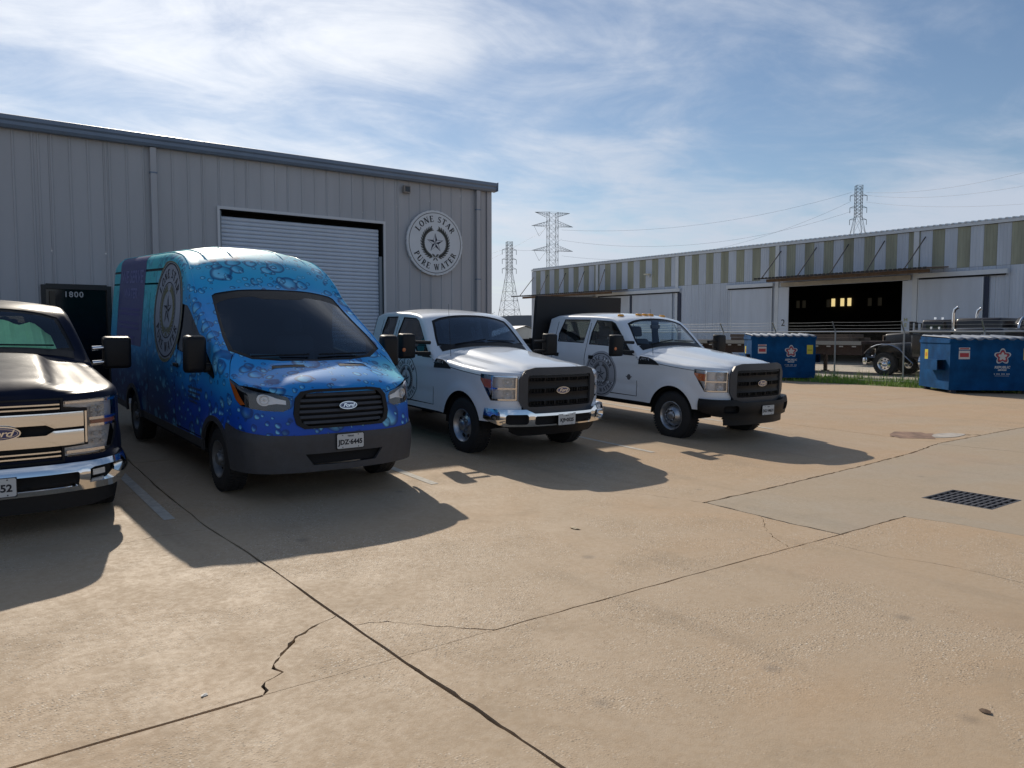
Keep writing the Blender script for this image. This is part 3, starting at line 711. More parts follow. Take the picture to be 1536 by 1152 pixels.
# canopies on rods
def canopy(a, b, xo, zo, rods):
    cn = thing('canopy', 'steel canopy hung on rods over the open doorway numbered 2' if a < 25 else 'steel canopy hung on rods at the far left end of the warehouse', 'canopy')
    m_ = MB(); m_.add([(xo, a, zo), (xo, b, zo), (WX - .16, b, zo + .16), (WX - .16, a, zo + .16), (xo, a, zo + .07), (xo, b, zo + .07), (WX - .16, b, zo + .23), (WX - .16, a, zo + .23)], [(0, 3, 2, 1), (4, 5, 6, 7), (0, 1, 5, 4), (1, 2, 6, 5), (2, 3, 7, 6), (3, 0, 4, 7)]); m_.build('deck', mat('deck_rust', (.15, .11, .085), .85, noise=(2, .4)), cn)
    yy = a; e0 = None
    while yy < b:
        if e0 is None: e0 = MB().box(xo - .03, xo - .005, 0, .18, zo - .02, zo + .09).build('edge_rib', mat('black_steel', (.02, .02, .022), .6), cn); e0.location = (0, yy, 0)
        else: inst(e0, cn, (0, yy, 0))
        yy += .26
    MB().box(xo + .9, xo + 1.05, a + .3, b - .3, zo - .14, zo + .03).build('beam', RUST, cn)
    for (yo, yw, zw) in rods:
        o = MB().tube([(xo + .1, yo, zo + .08), (WX - .1, yw, zw)], .035, 6).build('rod', mat('rod_steel', (.05, .05, .055), .5, metal=.4), cn)
canopy(19.7, 30.35, 41.4, 5.08, [(29.8, 30.1, 7.0), (27.3, 27.6, 7.0), (25.2, 25.5, 7.0), (23.0, 23.3, 7.0), (20.9, 21.0, 7.0)])
canopy(43.9, 55.9, 41.4, 4.95, [(44.8, 46.6, 6.9), (47.3, 49.1, 6.9), (49.8, 51.5, 6.9), (52.2, 54.0, 6.9), (54.9, 56.0, 6.8)])
# lamp on the wall
wl = thing('wall_lamp', 'small wall lamp high on the striped band of the warehouse', 'lamp')
v, f = rbox(WX - .42, WX - .16, 41.4, 41.95, 6.15, 6.26, .03, 2); mesh_obj('head', v, f, mat('lamp_pale', (.6, .58, .45), .4), wl); MB().box(WX - .18, WX - .03, 41.6, 41.7, 6.0, 6.15).build('bracket', WTR, wl)
ys_ = sheet('yard', 25.5, 44.05, -16, 60, 1.2, -.012, CONC3); structure(ys_)
structure(sheet('far_yard', 44.0, 90, -40, 120, 6, -.02, CONC3)); structure(sheet('approach_yard', -40, 44, 60, 140, 6, -.03, CONC3))
structure(sheet('side_yard', 25.5, 60, -60, -16, 6, -.03, CONC3)); structure(sheet('front_yard', -60, 25.5, -60, -16, 6, -.02, CONC))

# ------------------------------------------------------------------ fence
FX = 28.0
GALV = mat('galvanised', (.34, .35, .36), .42, metal=.7, noise=(6, .2))
fe = thing('chain_link_fence', 'chain link fence with barbed wire on angled arms behind the dumpsters', 'fence')
p0 = None
for k in range(-3, 8):
    y = 14.03 + 2.67 * k
    if p0 is None:
        p0 = MB().lathe([(.03, -.08), (.03, 1.78), (.022, 1.81), (.001, 1.82)], (0, 0, 0), 2, 10).build('post', GALV, fe); p0.location = (FX, y, 0)
        a0 = MB().box(-.012, .012, -.02, .02, 0, .45).build('arm', GALV, p0); a0.location = (0, 0, 1.76); a0.rotation_euler = (0, rad(-32), 0)
    else:
        q = inst(p0, fe, (FX, y, 0)); r_ = inst(a0, q)
MB().tube([(FX, 5, 1.765), (FX, 34, 1.765)], .023, 8).build('top_rail', mat('rail_bright', (.6, .6, .6), .35, metal=.6), fe)
MB().tube([(FX, 5, .02), (FX, 34, .02)], .008, 5).build('bottom_wire', GALV, fe)
for k in range(3):
    dx, dz = -math.sin(rad(32)) * (.15 + .14 * k), math.cos(rad(32)) * (.15 + .14 * k)
    pts = [(FX + dx, 5 + .33 * i, 1.76 + dz - .015 * math.sin(math.pi * ((5 + .33 * i - 14.03) % 2.67) / 2.67)) for i in range(88)]
    MB().tube(pts, .0045, 4).build('barbed_wire', GALV, fe)
m_ = MB(); y = 5.0
while y < 34:
    for s in (-1, 1):
        ya, yb = (y, y + 1.72) if s > 0 else (y + 1.72, y)
        m_.beam((FX - .004 * s, ya, .04), (FX - .004 * s, min(34, yb) if s > 0 else yb, 1.755), .0011, 3)
    y += .075
stuff(m_.build('chain_mesh', mat('mesh_wire', (.10, .10, .10), .6), fe))
# weedy strip at the fence foot
structure(sheet('verge', 25.52, 28.9, 4, 36, .6, .0, SOIL)) 
GRS = [mat('grass_a', (.17, .31, .035), .7), mat('grass_b', (.24, .36, .06), .7), mat('grass_dry', (.30, .27, .13), .8)]
V = []; F = []; MI = []
for i in range(26000):
    x = random.uniform(25.55, 28.8); y = random.uniform(5, 34)
    if random.random() > .35 + .65 * (math.sin(x * 2.1 + y) * math.cos(y * 1.3) > -.3): continue
    h = random.uniform(.05, .16) * (2.0 if abs(x - FX) < .3 else 1) * (1.7 if math.sin(x * 5 + 1) * math.sin(y * 3.1) > .5 else 1); a = random.uniform(0, 6.28); wd = random.uniform(.008, .02); lx, ly = random.gauss(0, .04), random.gauss(0, .04)
    z = gz(x, y); k = len(V); V += [(x - wd * math.cos(a), y - wd * math.sin(a), z), (x + wd * math.cos(a), y + wd * math.sin(a), z), (x + lx, y + ly, z + h)]; F.append((k, k + 1, k + 2)); MI.append(random.choice((0, 0, 0, 1, 1, 2)))
gs = mesh_obj('grass', V, F, mats=GRS, midx=MI); stuff(gs); gs['label'] = 'short green grass along the foot of the fence'
bo = MB(); bo.box(-1.35, 1.35, -.05, .05, 0, .04); b_ = bo.build('timber_board', mat('pale_board', (.5, .47, .40), .8, noise=(6, .2))); b_.location = (27.3, 13.9, -.03); b_.rotation_euler = (0, 0, rad(98)); tag(b_, 'pale board lying in the grass left of the near dumpster', 'board')

# ------------------------------------------------------------------ dumpsters
BLUE = mat('dumpster_blue', (.005, .062, .18), .65, spec=.08, noise=(2.2, .4), bump=(2.5, 1.0)); LIDM = mat('lid_plastic', (.20, .23, .28), .5, noise=(4, .2))
def dumpster(label, loc, rz, W=1.83, D=1.75, H=1.62):
    """local: x along the long face (towards the right of the photo), y towards the back; origin at the near left corner"""
    d = thing('dumpster', label, 'dumpster', loc, (0, 0, rz), 'blue dumpsters by the fence')
    t = .012; HF = H - .06; m_ = MB()
    m_.box(0, W, 0, t, .1, HF); m_.box(0, W, D - t, D, .1, H)
    for xx in (0, W - t): m_.prism([(t, .1), (D - t, .1), (D - t, H), (t, HF)], 0, xx, xx + t)
    m_.box(t, W - t, t, D - t, .1, .12)
    m_.build('bin', BLUE, d)
    m_ = MB(); m_.box(-.02, W + .02, -.03, -.001, HF - .09, HF - .0); m_.box(-.03, -.001, 0, D, HF - .13, HF - .03); m_.box(W + .001, W + .03, 0, D, HF - .13, HF - .03); m_.build('rim', BLUE, d)
    m_ = MB(); m_.box(-.012, -.001, 0, D, .1, .34); m_.box(W + .001, W + .012, 0, D, .1, .34); m_.box(0, W, -.015, -.001, .1, .2); m_.build('skirt', BLUE, d)
    for yy in (.1, D - .25):
        for xx in (.1, W - .25): MB().box(xx, xx + .15, yy, yy + .15, 0, .1).build('foot', mat('foot_steel', (.02, .025, .04), .6), d)
    for xx, sg_ in ((-.25, 1), (W + .002, 1)):    # fork pockets
        m_ = MB(); a, b = xx, xx + .245; y0, y1 = .28, 1.22
        for (p, q) in ((.68, .69), (.98, .99)): m_.box(a, b, y0, y1, p, q)
        m_.box(a if xx < 0 else b - .01, a + .01 if xx < 0 else b, y0, y1, .69, .98); m_.build('fork_pocket', BLUE, d)
    for k in range(2):                             # corrugated lids
        x0 = .01 + k * (W / 2); x1 = x0 + W / 2 - .03; V = []; F = []; nx = 40; ny = 6
        for j in range(ny + 1):
            for i in range(nx + 1):
                u = i / nx; v_ = j / ny; V.append((x0 + (x1 - x0) * u, -.06 + (D + .02) * v_, HF + .035 + (H - HF) * v_ + .028 * max(-.6, math.sin(u * 2 * math.pi * 4)) - .03 * (v_ < .01) - .01 * math.sin(math.pi * u)))
        F = [(j * (nx + 1) + i, j * (nx + 1) + i + 1, (j + 1) * (nx + 1) + i + 1, (j + 1) * (nx + 1) + i) for j in range(ny) for i in range(nx)]
        o = mesh_obj('lid', V, F, LIDM, d, smooth=60); o.modifiers.new('thick', 'SOLIDIFY').thickness = .02
    RED = mat('sticker_red', (.35, .03, .04), .5); STW = mat('sticker_white', (.5, .5, .5), .5); YEL = mat('sticker_yellow', (.55, .48, .04), .5)
    def sticker(nm, x0, x1, z0, z1, m, off=.0165):
        return MB().box(x0, x1, -off - .002, -off, z0, z1).build(nm, m, d)
    s_ = sticker('sticker', .24, .55, 1.02, 1.27, STW, .001); MB().box(.27, .52, -.0055, -.0035, 1.08, 1.2).build('print', RED, s_)
    s_ = sticker('sticker', .24, .55, 1.30, 1.36, STW, .001); MB().box(.27, .52, -.0055, -.0035, 1.315, 1.345).build('print', RED, s_)
    s_ = sticker('sticker', W - .32, W - .10, 1.00, 1.34, YEL, .001); MB().box(W - .29, W - .13, -.0055, -.0035, 1.14, 1.16).build('print', INKK, s_)
    o = MB().box(-.0035, -.001, D * .72, D * .72 + .24, .96, 1.28).build('sticker', YEL, d); MB().box(-.006, -.004, D * .72 + .06, D * .72 + .18, 1.06, 1.18).build('print', mat('print_orange', (.6, .2, .02), .5), o)
    # star emblem
    def starloop(r0, r1, n=50):
        o = []
        for i in range(n):
            a = 2 * math.pi * i / n; k_ = .5 + .5 * math.cos(5 * (a - math.pi / 2)); r = r1 + (r0 - r1) * k_ ** .8; o.append((r * math.cos(a), r * math.sin(a)))
        return o
    cxx = W * .62 if W < 2.5 else W * .5; cz = 1.10
    for (k_, m, of) in ((1.0, STW, .002), (.84, mat('emblem_navy', (.01, .03, .12), .5), .0035), (.74, RED, .005), (.52, STW, .0065)):
        lp = starloop(.24 * k_, .155 * k_ if k_ > .6 else .07, 60)
        V = [(cxx, -of, cz)] + [(cxx + a, -of, cz + b) for a, b in lp]; F = [(0, i + 1, (i + 1) % len(lp) + 1) for i in range(len(lp))]; mesh_obj('emblem', V, F, m, d)
    for tx, sz, zz in (('REPUBLIC', .095, .78), ('SERVICES', .055, .70), ('1-800-REPUBLIC', .06, .585)):
        if 'REPUBLIC' in tx and tx[0] == '1': continue
        v, f = text_polys(tx, sz, shear=.2, spacing=1.05, bold=.004); mesh_obj('lettering', [(cxx + a, -.0025, zz + b) for a, b in v], f, STW, d)
    for i in range(13):
        if i in (1, 5, 9): continue
        MB().box(cxx - .22 + i * .034, cxx - .22 + i * .034 + .022, -.004, -.002, .57, .60).build('print', STW, d)
    MB().box(cxx - .2, cxx + .2, -.004, -.002, .525, .533).build('print', STW, d)
    return d
dumpster('blue dumpster nearest the camera, its lit end facing the white trucks', (24.0, 10.65, -.08), rad(-43), W=2.35, D=2.15, H=1.68)
dumpster('blue dumpster farther off behind the hood of the right white truck', (24.8, 18.2, -.08), rad(-38 - 5), W=2.35, D=1.5, H=1.74)

# ------------------------------------------------------------------ vehicles
class Shell:
    """half body skin P(U, s): U runs along the plan outline from the nose centre back, s from sill over the shoulder to the centre line"""
    def __init__(S, plan, zedge, zcent, tumble, r, z0, bulge=None, extra=None, crown=2.2):
        P = [plan[0]]
        pf = pchip_xy(plan); S.PL = pf; S.U = [0]
        for a, b in zip(pf[:-1], pf[1:]): S.U.append(S.U[-1] + math.hypot(b[0] - a[0], b[1] - a[1]))
        S.px = np.array([p[0] for p in pf]); S.py = np.array([p[1] for p in pf]); S.U = np.array(S.U)
        S.ze = pchip(zedge); S.zc = pchip(zcent); S.tb = pchip(tumble); S.r = r if callable(r) else (lambda y: r); S.z0 = z0 if callable(z0) else (lambda y: z0)
        S.bulge = bulge; S.extra = extra; S.crown = crown if callable(crown) else (lambda y: crown)
    def yU(S, u): return float(np.interp(u, S.U, S.py))
    def wU(S, u): return float(np.interp(u, S.U, S.px))
    def Uy(S, y): return float(np.interp(y, S.py, S.U))
    def xs(S, w, y, z):
        x = w * S.tb(z)
        if S.bulge: x += S.bulge(y, z) * sstep(.5, .95, w)
        return max(x, 0)
    def xB(S, w, y):
        return max(0, S.xs(w, y, S.ze(y)) - S.r(y) * 1.4) if w > .0 else 0
    lean = None
    def P(S, u, s):
        p = S.P0(u, s)
        if S.lean: p.y += S.lean(p.y, p.z)
        return p
    def P0(S, u, s):
        y = S.yU(u); w = S.wU(u); ze = S.ze(y); zc = ze - S.r(y); z0 = S.z0(y); xb = S.xB(w, y); ztop = S.zc(y)
        if s <= 1: z = z0 + (zc - z0) * s; return Vector((S.xs(w, y, z), y, z))
        if s <= 1.3:
            t = (s - 1) / .3; A = (S.xs(w, y, zc), zc); Cc = (S.xs(w, y, ze), ze); B = (xb, ze)
            x = (1 - t) ** 2 * A[0] + 2 * t * (1 - t) * Cc[0] + t * t * B[0]; z = (1 - t) ** 2 * A[1] + 2 * t * (1 - t) * Cc[1] + t * t * B[1]
            return Vector((x, y, z))
        q = min(1, s - 1.3); x = xb * (1 - q); z = ze + (ztop - ze) * (1 - (1 - q) ** S.crown(y))
        if S.extra: z += S.extra(x, y)
        return Vector((x, y, z))
    def N(S, u, s):
        e = 2e-3; a = S.P(u + e, s) - S.P(max(0, u - e), s); s0 = max(0, s - e); s1 = min(2.29, s + e)
        if s0 < 1.0 < s1: s0, s1 = (1.0, s1) if s >= 1 else (s0, 1.0)
        b = S.P(u, s1) - S.P(u, s0); n = b.cross(a)
        if n.length < 1e-9: n = Vector((0, -1, 0))
        n.normalize()
        return n if n.dot(Vector((1, -.3 if u < .8 else 0, .6))) > 0 else -n
    # domain coordinates (u, d)
    def sd(S, s): return s * .9
    def side(S, pts, step=.04):           # (y, z) loop
        o = []
        for (y, z) in dens_loop(pts, step):
            o.append((S.Uy(y), S.sd((z - S.z0(y)) / (S.ze(y) - S.r(y) - S.z0(y)))))
        return o
    def wrap(S, pts, step=.04):           # (u, z) loop
        o = []
        for (u, z) in dens_loop(pts, step):
            y = S.yU(u); o.append((u, S.sd((z - S.z0(y)) / (S.ze(y) - S.r(y) - S.z0(y)))))
        return o
    def top(S, pts, step=.04):            # (y, x) loop
        o = []
        for (y, x) in dens_loop(pts, step):
            u = S.Uy(y); xb = S.xB(S.wU(u), y); o.append((u, S.sd(2.3 - min(1.25, max(0, x) / max(xb, 1e-3)))))
        return o
    def p3(S, q, off=0.0, sx=1):
        u, s = q[0], min(2.3, max(0, q[1] / .9)); p = S.P(u, s)
        if off: p = p + S.N(u, s) * off
        return Vector((p.x * sx, p.y, p.z))
    def sidept(S, y, z, off=.003, sx=-1):
        s = (z - S.z0(y)) / (S.ze(y) - S.r(y) - S.z0(y)); 
        if s > 1: s = 1 + min(1.3, (s - 1) * 1.0)
        return S.p3((S.Uy(y), S.sd(s)), off, sx)
def pchip_xy(pts, n=14):
    """smooth plan curve through points (x, y) (Catmull-Rom)"""
    P = [pts[0]] + list(pts) + [pts[-1]]; o = []
    for i in range(1, len(P) - 2):
        for k in range(n):
            t = k / n; q = []
            for c in (0, 1):
                a, b, c_, d = P[i - 1][c], P[i][c], P[i + 1][c], P[i + 2][c]
                q.append(.5 * (2 * b + (c_ - a) * t + (2 * a - 5 * b + 4 * c_ - d) * t * t + (3 * b - a - 3 * c_ + d) * t ** 3))
            o.append(tuple(q))
    o.append(tuple(pts[-1]))
    for i in range(1, len(o)):
        if o[i][1] <= o[i - 1][1]: o[i] = (o[i][0], o[i - 1][1] + 1e-5)
    return o
def thicken(P, T, N, th):
    n = len(P); V = list(P) + [p - q * th for p, q in zip(P, N)]; F = [tuple(t) for t in T]; MI = [0] * len(F)
    F += [tuple(i + n for i in t[::-1]) for t in T]; MI += [1] * len(T)
    ed = {}
    for t in T:
        for i in range(3): ed[(t[i], t[(i + 1) % 3])] = 1
    for (a, b) in ed:
        if (b, a) not in ed: F.append((b, a, a + n, b + n)); MI.append(1)
    return V, F, MI
def shell_meshes(S, root, outer, regions, spec, ulist, slist, gap=.02, sides=(1, -1)):
    """spec: {region: dict(name, mat, off, th, back, both, parent)} ; regions not in spec are left open"""
    grid = [(u, S.sd(s)) for u in ulist for s in slist]
    v2, reg = cdt(outer, regions, grid, gap); P3 = {}; out_ = {}
    for nm, T in reg.items():
        if nm not in spec or not T: continue
        sp = spec[nm]; off = sp.get('off', 0); th = sp.get('th', .015)
        idx, inv = np.unique(np.array(T), return_inverse=True); T2 = inv.reshape(-1, 3)
        base = [S.p3(v2[i], off) for i in idx]; nor = [S.N(v2[i][0], min(2.3, max(0, v2[i][1] / .9))) for i in idx]
        tri = []
        for t in T2.tolist():
            a, b, c = base[t[0]], base[t[1]], base[t[2]]; nn = (b - a).cross(c - a)
            if nn.length < 1e-10: continue
            m_ = nor[t[0]] + nor[t[1]] + nor[t[2]]
            tri.append(t if nn.dot(m_) > 0 else [t[0], t[2], t[1]])
        halves = []
        for sx in sides:
            Pn = [Vector((p.x * sx, p.y, p.z)) for p in base]; Nn = [Vector((p.x * sx, p.y, p.z)) for p in nor]; Tn = tri if sx > 0 else [t[::-1] for t in tri]
            halves.append((Pn, Nn, Tn))
        if sp.get('both', True) and len(halves) == 2:
            # join both halves, welding on the centre line
            Pa, Na, Ta = halves[0]; Pb, Nb, Tb = halves[1]; n = len(Pa); mp_ = [i if abs(Pa[i].x) < 1e-4 else n + i for i in range(n)]
            Pn = list(Pa) + list(Pb); Nn = list(Na) + list(Nb); Tn = list(Ta) + [[mp_[i] for i in t] for t in Tb]
            for i in range(n):
                if abs(Pa[i].x) < 1e-4: Nn[i] = Vector((0, Nn[i].y, Nn[i].z)).normalized()
            halves = [(Pn, Nn, Tn)]
        for (Pn, Nn, Tn) in halves:
            if th: V, F, MI = thicken(Pn, Tn, Nn, th)
            else: V, F, MI = Pn, Tn, None
            o = mesh_obj(sp['name'], V, F, mats=[sp['mat'], sp.get('back', sp['mat'])], midx=MI, parent=sp.get('parent', root), smooth=38)
            out_.setdefault(nm, []).append(o)
    return out_
def circle(cy_, cz_, r, n=40, a0=0, a1=360, zmin=None):
    o = []
    for i in range(n):
        a = rad(a0 + (a1 - a0) * i / n); o.append((cy_ + r * math.cos(a), cz_ + r * math.sin(a)))
    return o
def arch(cy_, cz_, r, zb):
    """wheel opening down to below the sill"""
    return [(cy_ - r * 1.0, zb)] + [(cy_ + r * math.cos(rad(180 - a)), cz_ + r * math.sin(rad(180 - a))) for a in range(0, 181, 9)] + [(cy_ + r * 1.0, zb)]
def wheel(root, x, y, R, wd, style, sgn, dz=0):
    """sgn: direction in which the outside points"""
    e = bpy.data.objects.new('wheel', None); col.objects.link(e); e.parent = root; e.location = (x, y, R + dz)
    rr = R * (.56 if style != 'van' else .55); h = wd / 2
    tp = [(rr - .01, -h + .02), (rr + .02, -h), (R - .05, -h + .002), (R - .015, -h + .02), (R - .003, -h + .045), (R, -h * .4), (R, h * .4), (R - .003, h - .045), (R - .015, h - .02), (R - .05, h - .002), (rr + .035, h), (rr + .01, h - .006), (rr - .012, h - .02)]
    mesh_o = MB().lathe(tp, (0, 0, 0), 0, 56, sgn).build('tyre', RUBBER, e, smooth=40)
    tr = MB()
    for i in range(56):
        a = 2 * math.pi * i / 56; M = Matrix.Rotation(a, 4, 'X')
        for (p, q, o_) in ((-h * .85, -h * .38, 0), (-h * .28, h * .28, .5), (h * .38, h * .85, 0)):
            M2 = Matrix.Rotation(a + o_ * 2 * math.pi / 56, 4, 'X'); tr.box(p * sgn if sgn > 0 else q * sgn, q * sgn if sgn > 0 else p * sgn, -.014, .014, R - .002, R + .006, M2)
    tr.build('tread', RUBBER, e)
    rimm = {'steel8': BRIGHT, 'dually': BRIGHT, 'van': mat('grey_rim', (.16, .165, .17), .45, metal=.5), 'chrome': CHROME}[style]
    hb = .055 if style != 'dually' else .11
    rp = [(rr + .012, h - .004), (rr + .004, h - .002), (rr - .012, h - .02), (rr - .03, h - .06), (rr * .80, h - .085), (rr * .62, h - .075 if style != 'dually' else h - .02), (rr * .45, h - .05 if style != 'dually' else h + .01), (rr * .40, h - .052), (rr * .34, h - .05 + (.0 if style != 'dually' else .06)), (rr * .32, h + .0), (rr * .26, h + .012), (.001, h + .014)]
    MB().lathe(rp, (0, 0, 0), 0, 48, sgn).build('rim', rimm, e, smooth=40)
    MB().lathe([(rr, -h + .01), (rr, h - .1)], (0, 0, 0), 0, 32, sgn).build('barrel', DARK, e)
    nh = 8 if style != 'van' else 10
    for i in range(nh):
        a = 2 * math.pi * (i + .5) / nh; rc = rr * .72; tt = (h - .081) * sgn
        hm = MB(); sz = .034 if style != 'van' else .022
        hm.lathe([(sz, .004), (sz, .009), (.001, .0095)], (tt, rc * math.cos(a), rc * math.sin(a)), 0, 14, sgn); hm.build('vent_hole', DARK, e)
        a += math.pi / nh; rc = rr * .41
        MB().lathe([(.013, -.02), (.013, .03), (.006, .036), (.001, .036)], ((h - .055) * sgn if style != 'dually' else (h) * sgn, rc * math.cos(a), rc * math.sin(a)), 0, 6, sgn).build('lug_nut', BRIGHT, e)
    return e
def well(root, y, R, w, x_in=.55, r=.47):
    """dark liner of a wheel opening, both sides"""
    for sx in (-1, 1):
        v = []; f = []; n = 14
        for i in range(n + 1):
            a = rad(180 * i / n); py, pz = y + r * math.cos(a), R + r * math.sin(a)
            v += [(sx * (w - .03), py, pz), (sx * x_in, py, pz)]
        v += [(sx * x_in, y, R)]; c = len(v) - 1
        f = [(2 * i, 2 * i + 1, 2 * i + 3, 2 * i + 2) for i in range(n)] + [(2 * i + 1, c, 2 * i + 3) for i in range(n)]
        mesh_obj('wheel_liner', v, f, DARK, root, smooth=60)
def decal(name, polys, fn, m, parent): return polys_mesh(name, polys, fn, m, parent)
def subdiv(poly, d):
    return dens_loop(poly, d)
def side_text(S, root, txt, yc, zc, size, m, name='lettering', sx=-1, off=.004, shear=0, spacing=1.0, bold=0.0):
    v, f = text_polys(txt, size, shear, spacing, bold)
    # on the right-hand side of a vehicle facing -y seen from -x: text runs towards -y
    return mesh_obj(name, [S.sidept(yc - a, zc + b, off, sx) for a, b in v], f, m, parent=root)
def plate(root, x, y, z, lines, tilt=0):
    e = bpy.data.objects.new('licence_plate', None); col.objects.link(e); e.parent = root; e.location = (x, y, z); e.rotation_euler = (rad(tilt), 0, 0)
    v, f = rbox(-.152, .152, -.003, .001, -.076, .076, .0008, 1); 
    pl = [(-.152 + .01, -.076), (.142, -.076), (.152, -.066), (.152, .066), (.142, .076), (-.142, .076), (-.152, .066), (-.152, -.066)]
    MB().prism(pl, 1, -.002, .001).build('plate_sheet', PLATEW, e)
    MB().prism([(-.158, -.082), (.158, -.082), (.158, .082), (-.158, .082)], 1, .0012, .006).build('bracket', BLACKP, e)
    for (t, sz, zz, m, b) in lines:
        v, f = text_polys(t, sz, bold=b); mesh_obj('lettering', [(a, -.0035, zz + c) for a, c in v], f, m, e)
    for a in (-.09, .09):
        for c in (-.064, .064): MB().lathe([(.006, 0), (.005, .003), (.0005, .004)], (a, -.002, c), 1, 8, -1).build('bolt', BLACKP, e)
    return e
def ford_oval(root, x, y, z, a=.09, b=.036, rotx=0):
    e = bpy.data.objects.new('oval_badge', None); col.objects.link(e); e.parent = root; e.location = (x, y, z); e.rotation_euler = (rad(rotx), 0, 0)
    def el(k, t0, t1, m, nm):
        n = 40; V = [(a * k * math.cos(2 * math.pi * i / n), t0, b * (1 - (1 - k) * a / b) * math.sin(2 * math.pi * i / n)) for i in range(n)] + [(a * k * math.cos(2 * math.pi * i / n), t1, b * (1 - (1 - k) * a / b) * math.sin(2 * math.pi * i / n)) for i in range(n)]
        F = [tuple(range(n))[::-1], tuple(range(n, 2 * n))] + [(i, (i + 1) % n, n + (i + 1) % n, n + i) for i in range(n)]; mesh_obj(nm, V, F, m, e)
    el(1.0, .0, -.012, CHROME, 'badge_rim'); el(.93, -.012, -.0135, mat('badge_blue', (.01, .03, .14), .25, coat=.6), 'badge_field'); el(.86, -.0135, -.0142, CHROME, 'badge_line'); el(.84, -.0142, -.015, MATS['badge_blue'], 'badge_field')
    v, f = text_polys('Ford', b * 1.25, shear=.35, spacing=.9, bold=.001); mesh_obj('lettering', [(p * 1.35, -.0165, q) for p, q in v], f, CHROME, e)
def seats(root, xs_, y, z, w=.52, back=.66, rake=.2, m=SEAT):
    for x in xs_:
        e = bpy.data.objects.new('seat', None); col.objects.link(e); e.parent = root
        v, f = rbox(x - w / 2, x + w / 2, y - .5, y + .05, z, z + .18, .06, 3); mesh_obj('cushion', v, f, m, e, smooth=50)
        v, f = rbox(x - w / 2, x + w / 2, y - .02, y + .13, z + .1, z + .1 + back, .06, 3, taper=lambda c: (c.x, c.y + (c.z - z) * rake, c.z)); mesh_obj('backrest', v, f, m, e, smooth=50)
        v, f = rbox(x - .13, x + .13, y + .02, y + .12, z + .14 + back, z + .34 + back, .045, 3, taper=lambda c: (c.x, c.y + (c.z - z) * rake, c.z)); mesh_obj('headrest', v, f, m, e, smooth=50)
def steering(root, x, y, z):
    m_ = MB(); pts = []
    for i in range(25):
        a = 2 * math.pi * i / 24; pts.append((x + .19 * math.cos(a), y - .19 * math.sin(a) * .35, z + .19 * math.sin(a) * .93))
    m_.tube(pts, .014, 6); m_.beam((x - .18, y, z), (x + .18, y, z), .016, 6); m_.beam((x, y - .02, z), (x, y - .3, z - .12), .03, 6); m_.build('steering_wheel', BLACKP, root, smooth=60)
def wiper(root, p, q, lift=.0):
    m_ = MB(); m_.beam(p, q, .009, 5); m_.build('wiper', BLACKP, root)
def rrect(x0, x1, z0, z1, r, n=5):
    o = []
    for (cx_, cz_, a0) in ((x1 - r, z1 - r, 0), (x0 + r, z1 - r, 90), (x0 + r, z0 + r, 180), (x1 - r, z0 + r, 270)):
        for i in range(n + 1):
            a = rad(a0 + 90 * i / n); o.append((cx_ + r * math.cos(a), cz_ + r * math.sin(a)))
    return o
def front_panel(name, outer, holes, fn, th, m, parent, step=.05, back=None, smooth=35):
    """fn(a, z) -> Vector; holes are left open"""
    xs_ = [p[0] for p in outer]; zs_ = [p[1] for p in outer]
    grid = [(a, z) for a in np.arange(min(xs_), max(xs_), step) for z in np.arange(min(zs_), max(zs_), step)]
    v2, reg = cdt(dens_loop(outer, step), [('hole', dens_loop(h, step)) for h in holes], grid, step * .3)
    T = reg['rest']; idx, inv = np.unique(np.array(T), return_inverse=True); T = inv.reshape(-1, 3).tolist(); P = [fn(*v2[i]) for i in idx]; N = []
    for i in idx:
        a, z = v2[i]; e = 2e-3; t1 = fn(a + e, z) - fn(a - e, z); t2 = fn(a, z + e) - fn(a, z - e); n = t1.cross(t2); n.normalize(); N.append(n if n.y < .2 or abs(n.x) > .5 and n.x * P[len(N)].x > 0 else -n)
    Tn = []
    for t in T:
        nn = (P[t[1]] - P[t[0]]).cross(P[t[2]] - P[t[0]]); Tn.append(t if nn.dot(N[t[0]]) > 0 else [t[0], t[2], t[1]])
    V, F, MI = thicken(P, Tn, N, th)
    return mesh_obj(name, V, F, mats=[m, back or m], midx=MI, parent=parent, smooth=smooth)
def plan_map(pts, prof):
    """signed arc length along a plan curve -> point; prof(z) pushes outwards"""
    pl = pchip_xy(pts); U = [0]
    for a, b in zip(pl[:-1], pl[1:]): U.append(U[-1] + math.hypot(b[0] - a[0], b[1] - a[1]))
    X = [p[0] for p in pl]; Y = [p[1] for p in pl]
    def f(u, z):
        s = 1 if u >= 0 else -1; a = abs(u); x = float(np.interp(a, U, X)); y = float(np.interp(a, U, Y)); e = .01
        x2 = float(np.interp(a + e, U, X)); y2 = float(np.interp(a + e, U, Y)); x1 = float(np.interp(max(0, a - e), U, X)); y1 = float(np.interp(max(0, a - e), U, Y))
        t = Vector((x2 - x1, y2 - y1)); t = t.normalized() if t.length > 1e-9 else Vector((0, 1)); o = prof(z)
        return Vector((s * (x + t.y * o), y - t.x * o, z))
    f.U = U; f.X = X; return f
def lamp_bowl(parent, x, y, z, r, ang=0, name='reflector'):
    e = MB().lathe([(r, 0), (r * .96, .004), (r * .8, .018), (r * .5, .034), (r * .2, .042), (.001, .043)], (0, 0, 0), 1, 20, 1).build(name, LAMPW, parent, smooth=60); e.location = (x, y, z); e.rotation_euler = (0, 0, ang)
    b = MB().lathe([(.001, -.004), (r * .22, -.001), (r * .28, .012), (r * .25, .04)], (0, 0, 0), 1, 14, 1).build('bulb', LAMPW, parent, smooth=60); b.location = (x, y, z); b.rotation_euler = (0, 0, ang)
